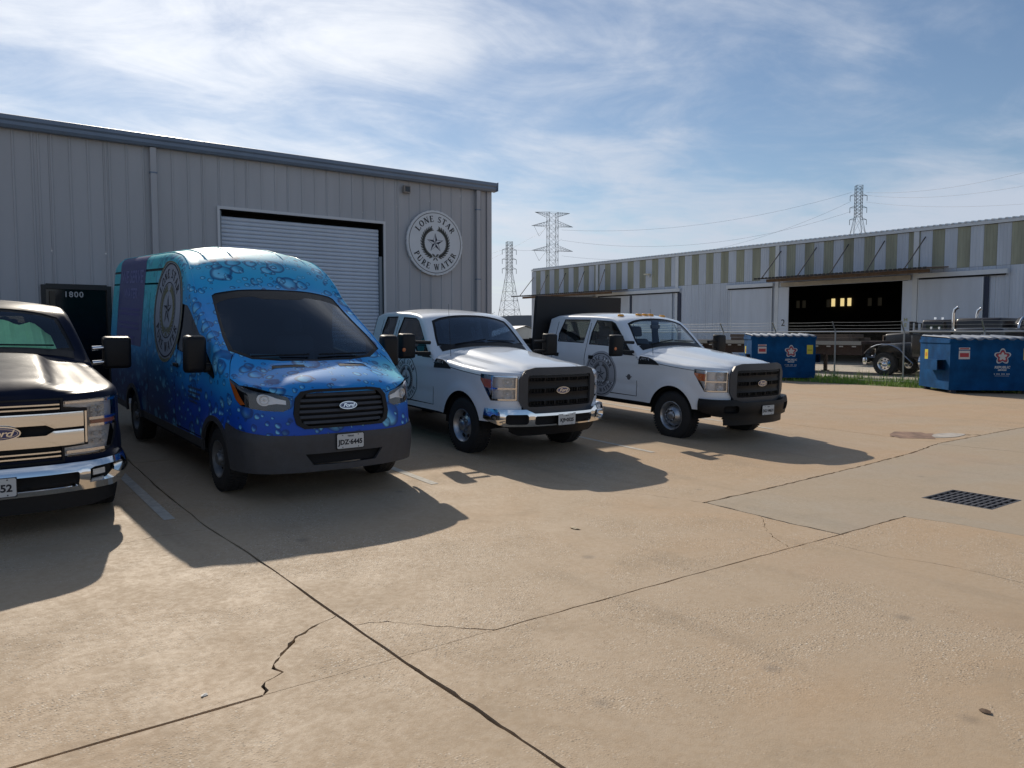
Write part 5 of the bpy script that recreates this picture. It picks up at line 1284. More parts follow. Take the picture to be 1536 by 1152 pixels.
def wrap_material():
    m = bpy.data.materials.new('printed_wrap'); m.use_nodes = True; t = m.node_tree; b = t.nodes['Principled BSDF']; N = t.nodes.new; K = t.links.new
    tcn = N('ShaderNodeTexCoord'); O = tcn.outputs['Object']; sp = N('ShaderNodeSeparateXYZ'); K(O, sp.inputs[0]); x, y, z = sp.outputs
    def rng(v, a, c, lo=0., hi=1.):
        n = N('ShaderNodeMapRange'); n.interpolation_type = 'SMOOTHSTEP'; n.inputs['From Min'].default_value = a; n.inputs['From Max'].default_value = c; n.inputs['To Min'].default_value = lo; n.inputs['To Max'].default_value = hi; K(v, n.inputs[0]); return n.outputs[0]
    def mth(op, a, c):
        n = N('ShaderNodeMath'); n.operation = op
        for i, v in enumerate((a, c)):
            if isinstance(v, (int, float)): n.inputs[i].default_value = v
            else: K(v, n.inputs[i])
        return n.outputs[0]
    def mixc(f, a, c, mode='MIX'):
        n = N('ShaderNodeMix'); n.data_type = 'RGBA'; n.blend_type = mode
        for i, v in ((0, f), (6, a), (7, c)):
            if isinstance(v, (int, float)): n.inputs[i].default_value = v
            elif isinstance(v, tuple): n.inputs[i].default_value = (*v, 1)
            else: K(v, n.inputs[i])
        return n.outputs[2]
    nz = N('ShaderNodeTexNoise'); nz.inputs['Scale'].default_value = 1.1; nz.inputs['Detail'].default_value = 3; K(O, nz.inputs['Vector'])
    zw = mth('ADD', z, mth('MULTIPLY', mth('SUBTRACT', nz.outputs['Fac'], .5), .5)); yw = mth('ADD', y, mth('MULTIPLY', mth('SUBTRACT', nz.outputs['Fac'], .5), .9))
    c = mixc(rng(zw, .75, 1.25), (.004, .07, .46), (.018, .31, .74))
    c = mixc(rng(zw, 1.9, 2.4), c, (.04, .46, .78))
    rear = mixc(rng(zw, .7, 1.5), (.005, .035, .15), mixc(rng(zw, 1.2, 2.2), (.014, .30, .60), (.06, .54, .60)))
    c = mixc(rng(yw, .9, 2.3), c, rear)
    c = mixc(mth('MULTIPLY', mth('MULTIPLY', rng(x, .55, .9), rng(z, 1.08, 1.2)), rng(y, -.1, -.35)), c, (.16, .66, .78))
    amp = rng(y, 3.4, 1.4, .3, 1.)
    H = None
    for (sc, lo, hi, th, seed) in ((2.6, .20, .42, .12, 0.), (5.2, .18, .44, .10, 3.), (11., .16, .44, .20, 7.)):
        mpn = N('ShaderNodeMapping'); mpn.inputs['Location'].default_value = (seed, seed, seed); K(O, mpn.inputs[0])
        nn = N('ShaderNodeTexNoise'); nn.inputs['Scale'].default_value = sc * 1.2; K(mpn.outputs[0], nn.inputs['Vector'])
        va = N('ShaderNodeVectorMath'); va.operation = 'MULTIPLY_ADD'; K(nn.outputs['Color'], va.inputs[0]); va.inputs[1].default_value = (.32 / sc,) * 3; K(mpn.outputs[0], va.inputs[2])
        vo = N('ShaderNodeTexVoronoi'); vo.inputs['Scale'].default_value = sc; vo.inputs['Randomness'].default_value = .9; K(va.outputs[0], vo.inputs['Vector'])
        sc_ = N('ShaderNodeSeparateColor'); K(vo.outputs['Color'], sc_.inputs[0])
        R = mth('ADD', mth('MULTIPLY', sc_.outputs[0], hi - lo), lo); q = mth('DIVIDE', vo.outputs['Distance'], R)
        on = rng(sc_.outputs[1], th, th + .05)
        inside = mth('MULTIPLY', rng(q, 1.0, .88), on); edge = mth('MULTIPLY', mth('MULTIPLY', rng(q, .62, .9), rng(q, 1.1, .97)), on)
        # the light patch of each drop sits low, the dark crescent high
        sv = N('ShaderNodeVectorMath'); sv.operation = 'SUBTRACT'; K(va.outputs[0], sv.inputs[0]); K(vo.outputs['Position'], sv.inputs[1])
        ss = N('ShaderNodeSeparateXYZ'); K(sv.outputs[0], ss.inputs[0]); up = mth('DIVIDE', mth('MULTIPLY', mth('ADD', ss.outputs[2], ss.outputs[0]), sc), R)
        lit = mth('MULTIPLY', inside, rng(up, .5, -.7)); dk = mth('MAXIMUM', mth('MULTIPLY', edge, .75), mth('MULTIPLY', mth('MULTIPLY', inside, rng(up, .1, .9)), .5))
        c = mixc(mth('MULTIPLY', mth('MULTIPLY', lit, .85), amp), c, (.22, .66, .92))
        c = mixc(mth('MULTIPLY', dk, amp), c, (.004, .035, .16))
    K(c, b.inputs['Base Color']); b.inputs['Roughness'].default_value = .5; b.inputs['Specular IOR Level'].default_value = .3; b.inputs['Coat Weight'].default_value = .12; b.inputs['Coat Roughness'].default_value = .15
    MATS['printed_wrap'] = m; return m
def van():
    LF = .05
    root = thing('cargo_van', 'high roofed blue cargo van covered in a printed water drop wrap', 'van', (3.37, 8.56, LF), (rad(2.4), 0, rad(1.6)))
    W = wrap_material(); R = .35; RC = R - LF; GP = GREYP; RY = 3.75; YR = 5.55
    plan = [(0, -1.0), (.3, -.99), (.55, -.955), (.75, -.885), (.88, -.79), (.96, -.66), (1.0, -.48), (1.02, -.2), (1.03, .2), (1.03, 1.5), (1.03, 3), (1.02, 4.6), (1.0, 5.4), (.97, YR)]
    ze = [(-1.0, 1.10), (-.9, 1.13), (-.8, 1.15), (-.6, 1.19), (-.4, 1.245), (-.2, 1.35), (-.05, 1.455), (1.05, 2.09), (1.25, 2.28), (1.55, 2.47), (1.9, 2.58), (2.4, 2.625), (5.1, 2.625), (YR, 2.54)]
    zc = [(-1.0, 1.13), (-.9, 1.18), (-.7, 1.245), (-.45, 1.30), (-.32, 1.34), (-.26, 1.375), (.90, 2.12), (1.02, 2.185), (1.25, 2.39), (1.5, 2.545), (1.85, 2.655), (2.3, 2.71), (5.0, 2.715), (YR, 2.62)]
    tb = [(.2, .965), (.5, .995), (.8, 1.0), (1.25, 1.0), (1.5, .985), (2.0, .945), (2.4, .905), (2.65, .885)]
    def bulge(y, z):
        b = 0
        for ay in (0, RY):
            d = math.hypot(y - ay, z - RC); b += .02 * sstep(.58, .47, d)
        b += .02 * sstep(.68, .60, z) * sstep(-.35, -.55, y)
        b -= .014 * math.exp(-((z - .80) / .06) ** 2) * sstep(.6, .9, y) * sstep(3.3, 3.0, y)
        b += .012 * math.exp(-((z - 1.22) / .05) ** 2) * sstep(.1, .5, y)
        return b
    S = Shell(plan, ze, zc, tb, lambda y: .085 + .06 * sstep(1.0, 2.0, y), lambda y: .27 + .07 * sstep(-.5, .5, y), bulge, lambda x, y: .018 * sstep(.62, .5, x) * sstep(-1, -.8, y) * sstep(-.25, -.4, y), crown=lambda y: 2.3 + .7 * sstep(1, 1.8, y))
    S.lean = lambda y, z: .17 * max(0, z - .60) * sstep(-.1, -.85, y)
    Ux = lambda x: float(np.interp(x, S.px[:80], S.U[:80])); E = S.U[-1]; D = S.sd(2.3)
    outer = dens_loop([(0, 0), (E, 0), (E, D), (0, D)], .05); strip = lambda pts, wd=.009: gap_poly(pts, wd, 0, False)
    A_ = [(.30, 1.42), (.62, 1.62), (1.0, 1.85), (1.16, 1.93)]
    fw = [(.02, 1.19), (.10, 1.30)] + A_ + [(1.42, 1.955), (1.50, 1.60), (1.49, 1.40), (.75, 1.33), (.3, 1.22), (.06, 1.165)]
    ws = [(-.30, 0), (-.27, .4), (-.19, .70), (-.03, .90), (.2, .885), (.96, .765), (.985, .72), (.975, .45), (.955, .2), (.95, 0)]
    hl = [(Ux(.565), .93), (Ux(.56), 1.0), (Ux(.59), 1.05), (Ux(.72), 1.10), (S.Uy(-.62), 1.17), (S.Uy(-.40), 1.235), (S.Uy(-.46), 1.13), (S.Uy(-.56), 1.0), (S.Uy(-.64), .945), (Ux(.80), .905), (Ux(.63), .895)]
    wsi = [(-.262, 0), (-.235, .38), (-.155, .665), (-.02, .845), (.2, .845), (.80, .765), (.83, .72), (.84, .60), (.83, .34), (.77, .22), (.76, 0)]
    reg = [('side_glass', S.side(fw)), ('windshield', S.top(wsi)), ('ws_band', S.top(ws)), ('headlight', S.wrap(hl))]
    for ay in (0, RY): reg.append(('open', S.side(arch(ay, RC, .415, .1))))
    grl = [(-.01, .715), (-.01, 1.115), (Ux(.32), 1.11), (Ux(.46), 1.09), (Ux(.515), 1.03), (Ux(.54), .87), (Ux(.52), .77), (Ux(.45), .725)]
    grl = [(max(0, a), b_) for a, b_ in grl]; reg.append(('open', S.wrap(grl)))
    hoodl = [(u, S.sd((z - S.z0(S.yU(u))) / (S.ze(S.yU(u)) - S.r(S.yU(u)) - S.z0(S.yU(u))))) for u, z in [(Ux(.53), 1.05), (Ux(.72), 1.105), (S.Uy(-.62), 1.178), (S.Uy(-.40), 1.24)]] + [(S.Uy(-.2), S.sd(1.25)), (S.Uy(-.1), S.sd(1.32))]
    reg.append(('seam', strip(hoodl, .010)))
    for pts in ([(.16, .46), (.161, 1.17)], [(1.60, .36), (1.601, 2.05)], [(2.95, .36), (2.951, 2.36)]): reg.append(('seam', strip(S.side(pts)[:40 if pts[1][1] < 1.5 else 44], .014)))
    reg.append(('seam', strip([(S.Uy(y), S.sd((2.20 - S.z0(y)) / (S.ze(y) - S.r(y) - S.z0(y)))) for y in np.linspace(1.65, YR - .02, 30)], .010)))
    reg.append(('crease', strip([(S.Uy(y), S.sd((2.385 - S.z0(y)) / (S.ze(y) - S.r(y) - S.z0(y)))) for y in np.linspace(2.1, YR - .02, 30)], .014)))
    reg.append(('seam', strip(S.side([(.16, .46), (1.6, .461)])[:36], .008)))
    bm = [(0, .2), (0, .655), (Ux(.5), .65), (Ux(.8), .66), (S.Uy(-.55), .70), (S.Uy(-.33), .74), (S.Uy(-.33), .2)]
    intake = [(0, .33), (0, .455), (Ux(.44), .455), (Ux(.36), .34)]
    reg.append(('intake', S.wrap(intake)))
    for ay in (0, RY): reg.append(('arch_trim' if ay == 0 else 'arch_trim2', S.side(arch(ay, RC, .475, .1))))
    reg.append(('bumper', S.wrap(bm)))
    reg.append(('sill', S.side([(.40, .2), (.40, .44), (RY - .40, .44), (RY - .40, .2)]))); reg.append(('sill', S.side([(RY + .40, .2), (RY + .40, .44), (YR, .44), (YR, .2)])))
    reg.append(('door', S.side([(.16, .46), (1.6, .46), (1.6, 2.02), (1.2, 1.97), (.62, 1.66), (.3, 1.47), (.05, 1.26), (.16, 1.15)])))
    reg.append(('sliding_door', S.side([(1.6, .46), (2.95, .46), (2.95, 2.2), (1.6, 2.2)])))
    ul = sorted(set([round(v, 4) for v in list(np.linspace(0, Ux(.9), 16)) + list(np.arange(Ux(.9), E, .07)) + [S.Uy(v) for v in (-.32, -.26, .95, 1.02)]]))
    sl = list(np.linspace(0.02, 1, 26)) + list(np.linspace(1.05, 1.3, 6)) + list(np.linspace(1.35, 2.28, 20))
    spec = {'rest': dict(name='body', mat=W, back=INTER, th=.02), 'door': dict(name='door', mat=W, back=INTER, th=.03, both=False), 'sliding_door': dict(name='sliding_door', mat=W, back=INTER, th=.03, both=False),
            'windshield': dict(name='windshield', mat=GL_VAN, th=0, off=-.008), 'side_glass': dict(name='side_window', mat=GL_VAN, th=0, off=-.010, both=False), 'headlight': dict(name='headlight', mat=GL_LENS, th=0, off=.003, both=False),
            'ws_band': dict(name='windshield_band', mat=BLACKP, th=.004, off=-.007), 'arch_trim': dict(name='wheel_arch_trim', mat=GP, th=.03, off=.014, both=False), 'arch_trim2': dict(name='wheel_arch_trim', mat=GP, th=.03, off=.014, both=False), 'bumper': dict(name='bumper', mat=GP, th=.03, off=.014), 'sill': dict(name='sill', mat=GP, th=.02, off=.008, both=False), 'crease': dict(name='roof_gutter', mat=BLACKP, th=.004, off=-.008, both=False)}
    ob = shell_meshes(S, root, outer, reg, spec, ul, sl)
    for sx in (1, -1):
        par = ob['headlight'][0 if sx > 0 else 1]
        shell_meshes(S, par, S.wrap(hl), [], {'rest': dict(name='lamp_housing', mat=BLACKP, th=.003, off=-.05, both=False, parent=par)}, list(np.linspace(Ux(.5), S.Uy(-.4), 10)), list(np.linspace(.4, 1.1, 8)), sides=(sx,))
        am = [(S.Uy(-.43), 1.19), (S.Uy(-.455), 1.12), (S.Uy(-.56), 1.0), (S.Uy(-.64), .95), (S.Uy(-.70), .96), (S.Uy(-.62), 1.05), (S.Uy(-.52), 1.16)]
        shell_meshes(S, par, S.wrap(am), [], {'rest': dict(name='turn_signal', mat=AMBER, th=.004, off=-.003, both=False, parent=par)}, [], [], sides=(sx,))
        # chrome reflector shaped like a comma: round bowl and a tail towards the grille
        rf = [(Ux(.80) + .07 * math.cos(a), 1.015 + .062 * math.sin(a)) for a in np.linspace(5.4, .9, 16)][::-1]; rf = [(Ux(.80) + .075 * math.cos(a), 1.015 + .062 * math.sin(a)) for a in np.linspace(-2.2, 2.2, 14)] + [(Ux(.69), 1.03), (Ux(.60), 1.005), (Ux(.60), .965), (Ux(.69), .975)]
        shell_meshes(S, par, S.wrap(rf), [], {'rest': dict(name='reflector', mat=LAMPW, th=.01, off=-.014, both=False, parent=par)}, list(np.linspace(Ux(.5), S.Uy(-.5), 10)), list(np.linspace(.4, 1.1, 8)), sides=(sx,))
        q = S.p3((Ux(.80), S.sd((1.015 - S.z0(-.85)) / (S.ze(-.85) - S.r(-.85) - S.z0(-.85)))), -.004, sx); lamp_bowl(par, q.x, q.y - .010, q.z, .048, sx * .5)
        # black triangle at the foot of the door window
        V = [S.sidept(y, z, .004, sx) for y, z in dens_loop([(.02, 1.185), (.30, 1.41), (.52, 1.55), (.56, 1.30), (.06, 1.16)], .08)]; mesh_obj('mirror_sail', V, [tuple(range(len(V)))], BLACKP, root)
        # mirror
        e = bpy.data.objects.new('door_mirror', None); col.objects.link(e); e.parent = root; e.location = (sx * 1.175, .20, 1.42)
        v, f = rbox(-.12, .12, -.07, .08, -.21, .21, .045, 3, taper=lambda c: (c.x * (1 - .12 * (c.y < 0)), c.y, c.z * (1 - .1 * (c.y < 0)))); mesh_obj('housing', v, f, BLACKP, e, smooth=50)
        MB().box(-.10, .10, .0805, .084, -.18, .18).build('mirror_glass', mat('mirror_glass', (.6, .62, .65), .03, metal=1), e)
        v, f = rbox(-sx * .30 if sx > 0 else .06, -.06 if sx > 0 else .30, -.05, .05, -.20, -.10, .03, 2); mesh_obj('arm', v, f, BLACKP, e, smooth=50)
        p = S.sidept(1.46, 1.22, 0, sx); v, f = rbox(p.x - .03, p.x + .03, 1.36, 1.52, 1.19, 1.235, .012, 2); mesh_obj('door_handle', v, f, BLACKP, root)
        vt = [(-.50, .20), (-.42, .20), (-.37, .54), (-.45, .56)]
        lp = S.top(vt); mesh_obj('hood_vent', [S.p3(q, .004, sx) for q in lp], [tuple(range(len(lp)))], BLACKP, root)
        m_ = MB(); m_.tube([S.p3((S.Uy(y), S.sd(1.19)), .002, sx) for y in np.linspace(.0, YR - .1, 44)], .007, 5); m_.build('roof_seam', W, root, smooth=60)
        for xx in (.32, .62): m_ = MB(); m_.tube([S.P(S.Uy(y), 2.3 - xx / S.xB(1, y)).xyz * 1.0 if sx > 0 else Vector((-S.P(S.Uy(y), 2.3 - xx / S.xB(1, y)).x,) + tuple(S.P(S.Uy(y), 2.3 - xx / S.xB(1, y)))[1:]) for y in np.linspace(1.5, 5.2, 30)], [.001] + [.012] * 28 + [.001], 6); m_.build('roof_rib', W, root, smooth=60)
        MB().box(sx * 1.02 - .012, sx * 1.02 + .012, 1.7, 3.9, 1.235, 1.255).build('door_rail', BLACKP, root)
    # grille
    gf = lambda x, z: (lambda p: Vector((x, p, z)))(float(np.interp(abs(x), S.px[:80], S.py[:80])) + .17 * max(0, z - .6))
    go = [(a, b_) for a, b_ in [(-.54, .85), (-.515, 1.03), (-.455, 1.095), (-.32, 1.115), (.32, 1.115), (.455, 1.095), (.515, 1.03), (.54, .85), (.515, .76), (.44, .715), (-.44, .715), (-.515, .76)]]
    gi = [(x_ * .90, .915 + (z_ - .915) * .86) for x_, z_ in go]
    front_panel('grille_frame', go, [gi], lambda x, z: gf(x, z) + Vector((0, -.012, 0)), .05, BLACKP, root, .04)
    front_panel('grille_backing', gi, [], lambda x, z: gf(x, z) + Vector((0, .05, 0)), .004, DARK, root, .1)
    for k in range(6):
        zz_ = .775 + k * .056; hw = .48 if .78 < zz_ < 1.03 else .44
        if k == 5: hw = .40
        front_panel('grille_slat', [(-hw, zz_ - .012), (-hw, zz_ + .014), (hw, zz_ + .014), (hw, zz_ - .012)], [], lambda x, z: gf(x, z) + Vector((0, .004 + (z - zz_) * .4, 0)), .03, GREYP, root, .06)
    ford_oval(root, .04, gf(0, .93).y - .02, .935, .10, .042, -10)
    # lower intake and plate
    front_panel('intake', [(-.44, .455), (.44, .455), (.36, .34), (-.36, .34)], [], lambda x, z: gf(x, z) + Vector((0, .04, 0)), .004, DARK, root, .1)
    plate(root, .04, -1.03, .565, [('JDZ·6445', .07, -.012, INKK, .003), ('TEXAS', .024, .053, INKK, .001)], -2)
    # insides and underside
    MB().box(-.88, .88, -.72, -.15, .30, .60).build('radiator_support', DARK, root); MB().box(-.60, .60, -.5, YR - .05, .25, .38).build('chassis', DARK, root); MB().box(-.99, .99, .45, RY - .45, .30, .34).build('floor_pan', DARK, root)
    MB().box(-.95, .95, -.15, .0, .5, 1.2).build('firewall', DARK, root); MB().box(-.93, .93, 1.75, 1.78, .4, 2.3).build('bulkhead', INTER, root)
    v, f = rbox(-.90, .90, -.05, .55, 1.0, 1.30, .08, 3, taper=lambda c: (c.x, c.y, c.z - (.06 if c.y < .1 and c.z > 1.1 else 0))); mesh_obj('dashboard', v, f, INTER, root, smooth=50)
    seats(root, (-.48, .48), 1.35, .80); steering(root, .48, .72, 1.28)
    pp = MB().add([(-.62, .0, 1.285), (-.22, -.02, 1.285), (-.26, .26, 1.40), (-.56, .28, 1.41)], [(0, 1, 2, 3)]).build('papers', mat('paper_teal', (.20, .36, .36), .7), root)
    well(root, 0, RC, 1.02, .55, .42); well(root, RY, RC, 1.02, .55, .42)
    for sx in (-1, 1):
        wheel(root, sx * .90, 0, R, .225, 'van', sx, dz=-LF); wheel(root, sx * .90, RY, R, .225, 'van', sx, dz=-LF)
    wiper(root, (-.70, -.17, 1.415), (-.06, -.205, 1.425)); wiper(root, (.05, -.21, 1.425), (.66, -.16, 1.43))
    # back
    sec = [S.P(E, s) for s in list(np.linspace(0, 1, 14)) + list(np.linspace(1.05, 1.3, 6)) + list(np.linspace(1.4, 2.3, 8))]
    front_panel('rear_door', [(p.x, p.z) for p in sec] + [(-p.x, p.z) for p in sec[::-1][1:]], [], lambda x, z: Vector((x, YR, z)), .02, W, root, .2)
    # print on the right-hand side
    fn = lambda o: (lambda y, z: S.sidept(y, z, o, -1))
    sd_ = lambda pts: [(S.Uy(y), z) for y, z in pts]
    PUR = mat('print_purple', (.020, .030, .17), .45, coat=.3); PUT = mat('print_lilac', (.16, .17, .36), .5)
    V = []; F = []; ny, nz_ = 8, 30
    for j in range(nz_ + 1):
        for i in range(ny + 1):
            s = .46 + (1.42 - .46) * j / nz_; y = 3.30 + (4.95 - 3.30) * i / ny; V.append(S.p3((S.Uy(y), S.sd(s)), .0025, -1))
    F = [(j * (ny + 1) + i, j * (ny + 1) + i + 1, (j + 1) * (ny + 1) + i + 1, (j + 1) * (ny + 1) + i) for j in range(nz_) for i in range(ny)]
    dp_ = mesh_obj('printed_panel', V, F, PUR, root, smooth=60)
    for (tx, sz, zz_) in (('WE SERVE', .25, 2.30), ('WATER', .20, 2.06)):
        v, f = text_polys(tx, sz, bold=.006); k = 1.25
        mesh_obj('lettering', [S.sidept(4.12 - a * k, zz_ + b_, .005, -1) for a, b_ in v], f, PUT, dp_)
    for zz_, hw in ((1.80, .62), (1.60, .62), (1.40, .40)):
        for dz in (.035, -.035):
            polys_mesh('print_line', [[(4.12 - hw, zz_ + dz - .018), (4.12 + hw, zz_ + dz - .018), (4.12 + hw, zz_ + dz + .018), (4.12 - hw, zz_ + dz + .018)]] if True else [[(4.12 - hw + i * .1, zz_ + dz - .018), (4.12 - hw + i * .1 + .085, zz_ + dz - .018), (4.12 - hw + i * .1 + .085, zz_ + dz + .018), (4.12 - hw + i * .1, zz_ + dz + .018)] for i in range(int(hw * 20)) if (i * 7 + int(zz_ * 10)) % 5], fn(.005), mat('print_dim', (.07, .065, .23), .5), dp_)
    seal_on(S, root, 2.02, 1.86, .62, INKK, OLIVE, -1, mat('print_disc', (.30, .33, .38), .5), True)
    # small print on the front door
    polys_mesh('door_print', [[(.95 - i * .06, .98 - j * .055), (.95 - i * .06 + .045, .98 - j * .055), (.95 - i * .06 + .045, 1.005 - j * .055), (.95 - i * .06, 1.005 - j * .055)] for j in range(4) for i in range(9 - j)], fn(.004), mat('print_greyblue', (.05, .08, .14), .5), root)
    return root

t1, S1 = pickup(dict(label='white extended cab pickup with chrome bumper beside the blue van', loc=(6.89, 9.18, -.0), style='old', cab='super', yb=2.95, paint=WHITE, glass='glass_dark', wglass='glass_dark', bumper='chrome', wheel='steel8', badge='F-250', group='white pickup trucks',
    plate=[('KJ9·0525', .066, -.012, INKK, .003), ('TEXAS', .02, .052, INKK, .001)]))
seal_on(S1, t1, 1.62, .88, .36, INKK, INKG)
t2, S2 = pickup(dict(label='white crew cab pickup with black bumper and amber roof lights', loc=(10.61, 8.62, -.05), style='old', cab='crew', yb=3.35, paint=WHITE, glass='glass_clear', wglass='glass_clear', rglass='glass_clear', lift=.09, bumper='black', wheel='dually', badge='F-350', bed=False, group='white pickup trucks',
    plate=[('DG1·M631', .064, -.012, INKK, .003), ('TEXAS', .02, .052, INKK, .001)]))
seal_on(S2, t2, 1.70, .87, .39, INKK, INKG, -1, mat('print_grey', (.36, .38, .42), .5))
for k, x in enumerate((-.55, -.16, 0, .16, .55)):
    y = 1.60 + .25 * x * x; z = S2.P(S2.Uy(y), 2.3 - abs(x) / S2.xB(1, y)).z
    v, f = rbox(x - .045, x + .045, y - .05, y + .06, z - .004, z + .035, .014, 3, taper=lambda c: (c.x, c.y + (.03 if c.z > z + .01 and c.y < y else 0), c.z)); mesh_obj('roof_light', v, f, AMBERL, t2, smooth=50)
e = bpy.data.objects.new('door_badge', None); col.objects.link(e); e.parent = t2
polys_mesh('emblem', [[(.05 * math.cos(a) * .9, .05 * math.sin(a)) for a in np.linspace(0, 2 * math.pi, 20)[:-1]], [(-.085, .012), (.085, .012), (.05, -.008), (-.05, -.008)]], lambda a, b: S2.sidept(.98 - a, .87 + b, .004, -1), INKG, e)
# dark dump body behind the cab of the crew cab truck
DB = mat('body_black', (.012, .012, .013), .6, noise=(2, .3))
MB().prism([(-1.16, .75), (-1.08, 2.2), (-1.06, 2.28), (1.22, 2.30), (1.22, .75)], 1, 3.50, 3.58).build('headboard', DB, t2)
for sx in (-1.17, 1.17): MB().box(sx - .03, sx + .03, 3.59, 6.6, .75, 1.32).build('side_board', DB, t2)
MB().box(-1.13, 1.13, 3.59, 6.6, .75, .82).build('body_floor', DB, t2); MB().box(-1.13, 1.13, 6.55, 6.6, .83, 1.30).build('tail_board', DB, t2)
MB().box(-.45, .45, 3.4, 6.6, .52, .74).build('sub_frame', DARK, t2)
t0, S0 = pickup(dict(lift=.03, label='dark navy pickup with chrome grille bars and a green sunshade at the left edge', loc=(.36, 8.68, .0), style='new', cab='crew', yb=3.35, paint=NAVY, glass='glass_tinted', wglass='glass_clear', bumper='chrome', wheel='chrome', badge='', yaw=0,
    plate=[('152', .085, -.008, INKK, .003)]))
for o in [c for c in t0.children if c.name.startswith('licence')]:
    for q in o.children:
        if q.name.startswith('lettering'): q.location = (.06, 0, 0)
# folding sunshade behind the windscreen
V = []; F = []; n = 26
for i in range(n + 1):
    x = -.68 + 1.36 * i / n; dy = .018 * (i % 2)
    V += [(x, 1.0 + dy + .05 * (x / .7) ** 2, 1.43 - .03 * (x / .7) ** 2), (x * .93, 1.34 + dy + .03 * (x / .7) ** 2, 1.775 - .035 * (x / .7) ** 2 - .10 * sstep(.45, .66, abs(x)) - .05 * abs(math.cos(x * math.pi / .36)) ** 3)]
F = [(2 * i, 2 * i + 1, 2 * i + 3, 2 * i + 2) for i in range(n)]
sh = mesh_obj('sunshade', V, F, mat('sunshade_green', (.48, .92, .45), .5, noise=(6, .1)), t0)

van()

# ------------------------------------------------------------------ far things
def bear(px): return rad(36.5) + math.atan((px - 768) / 1158)
def far(px, dist): b = bear(px); return Vector((dist * math.sin(b), dist * math.cos(b), 0))
def zpx(px, py, dist): return EYE + (500 - py) / 1158 * dist * math.cos(bear(px) - rad(36.5))
TWR = mat('tower_steel', (.16, .17, .18), .6, metal=.3)
def lattice(m_, base, ax, h0, h1, w0, w1, n, r):
    """square lattice mast; ax: unit vectors"""
    u, v = ax
    for i in range(n):
        a = i / n; b = (i + 1) / n; za, zb = h0 + (h1 - h0) * a, h0 + (h1 - h0) * b; wa, wb = w0 + (w1 - w0) * a, w0 + (w1 - w0) * b
        ca = [base + u * s * wa / 2 + v * t * wa / 2 + Vector((0, 0, za)) for s, t in ((-1, -1), (1, -1), (1, 1), (-1, 1))]; cb = [base + u * s * wb / 2 + v * t * wb / 2 + Vector((0, 0, zb)) for s, t in ((-1, -1), (1, -1), (1, 1), (-1, 1))]
        for k in range(4):
            m_.beam(ca[k], cb[k], r, 4); m_.beam(ca[k], cb[(k + 1) % 4], r * .6, 3); m_.beam(ca[(k + 1) % 4], cb[k], r * .6, 3); m_.beam(cb[k], cb[(k + 1) % 4], r * .6, 3)
def pylon(label, px, py_top, dist, kind, pz=None):
    b = far(px, dist); base = Vector((0, 0, 0)); H = zpx(px, py_top, dist)
    t = thing('transmission_tower', label, 'pylon', (b.x, b.y, -.5), (0, 0, 0), 'power line towers')
    vd = Vector((b.x, b.y, 0)).normalized(); u = Vector((vd.y, -vd.x, 0)); sc = dist / 330; r = .085 * sc
    rot = Matrix.Rotation(rad(18), 3, 'Z'); u = rot @ u; v = Vector((-u.y, u.x, 0)); px_m = dist / 1158
    m_ = MB()
    if kind == 'wide':
        w = 14 * px_m; lattice(m_, base, (u, v), 0, H, w, w * .96, 16, r); m_.build('mast', TWR, t)
        for (zf, half, up) in ((1.0, 27, 1), (.965, 32, 0), (.745, 32, 0)):
            m_ = MB(); z = H * 1.0 if zf == 1.0 else zpx(px, {.965: 340, .745: 376}[zf], dist); hw = half * px_m; dz = -6 * px_m if up else 7 * px_m
            for s in (-1, 1):
                tip = u * s * hw + Vector((0, 0, z)); 
                for q in (-1, 1):
                    a = u * s * w / 2 + v * q * w / 2 + Vector((0, 0, z)); a2 = a + Vector((0, 0, dz)); m_.beam(a, tip, r * .9, 4); m_.beam(a2, tip, r * .9, 4)
                    for k in range(1, 6):
                        f0, f1 = (k - 1) / 6, k / 6; p0 = a.lerp(tip, f0); p1 = a2.lerp(tip, f1); m_.beam(p0, p1, r * .5, 3); m_.beam(a.lerp(tip, f1), p1, r * .5, 3)
                if not up and s < 0:
                    vv = tip * 1.0; vv2 = u * s * (w / 2 + 2 * px_m) + Vector((0, 0, z)); lo = (vv + vv2) / 2 + Vector((0, 0, -15 * px_m)); m_.beam(vv.lerp(vv2, .15), lo, r * .7, 4); m_.beam(vv2, lo, r * .7, 4)
            m_.build('cross_arm', TWR, t)
    else:
        w = 8 * px_m; zt_ = H; zs = zpx(px, py_top + 46, dist)
        lattice(m_, base, (u, v), 0, zs, 36 * px_m * (zs / (zpx(764, 409, dist))), w, 7, r); lattice(m_, base, (u, v), zs, zt_, w, w, 9, r); m_.build('mast', TWR, t)
        for dy in (12, 26, 40):
            m_ = MB(); z = zpx(px, py_top + dy * (1 if kind == 'slim' else 1.25), dist); hw = 11 * px_m
            for s in (-1, 1):
                tip = u * s * hw + Vector((0, 0, z)); m_.beam(u * s * w / 2 + Vector((0, 0, z)), tip, r * 1.3, 4); m_.beam(u * s * w / 2 + Vector((0, 0, z + 3 * px_m)), tip, r, 4); m_.beam(tip, tip + Vector((0, 0, -7 * px_m)), r * 1.2, 4)
            m_.build('cross_arm', TWR, t)
    return t
pylon('slim lattice tower farthest left, seen right of the metal building', 764, 363, 420, 'slim')
pylon('wide armed lattice tower above the far end of the warehouse', 828, 320, 330, 'wide')
pylon('lattice tower standing above the middle of the striped warehouse roof', 1281, 280, 330, 'slim2')
WIRE = mat('wire', (.30, .31, .33), .6)
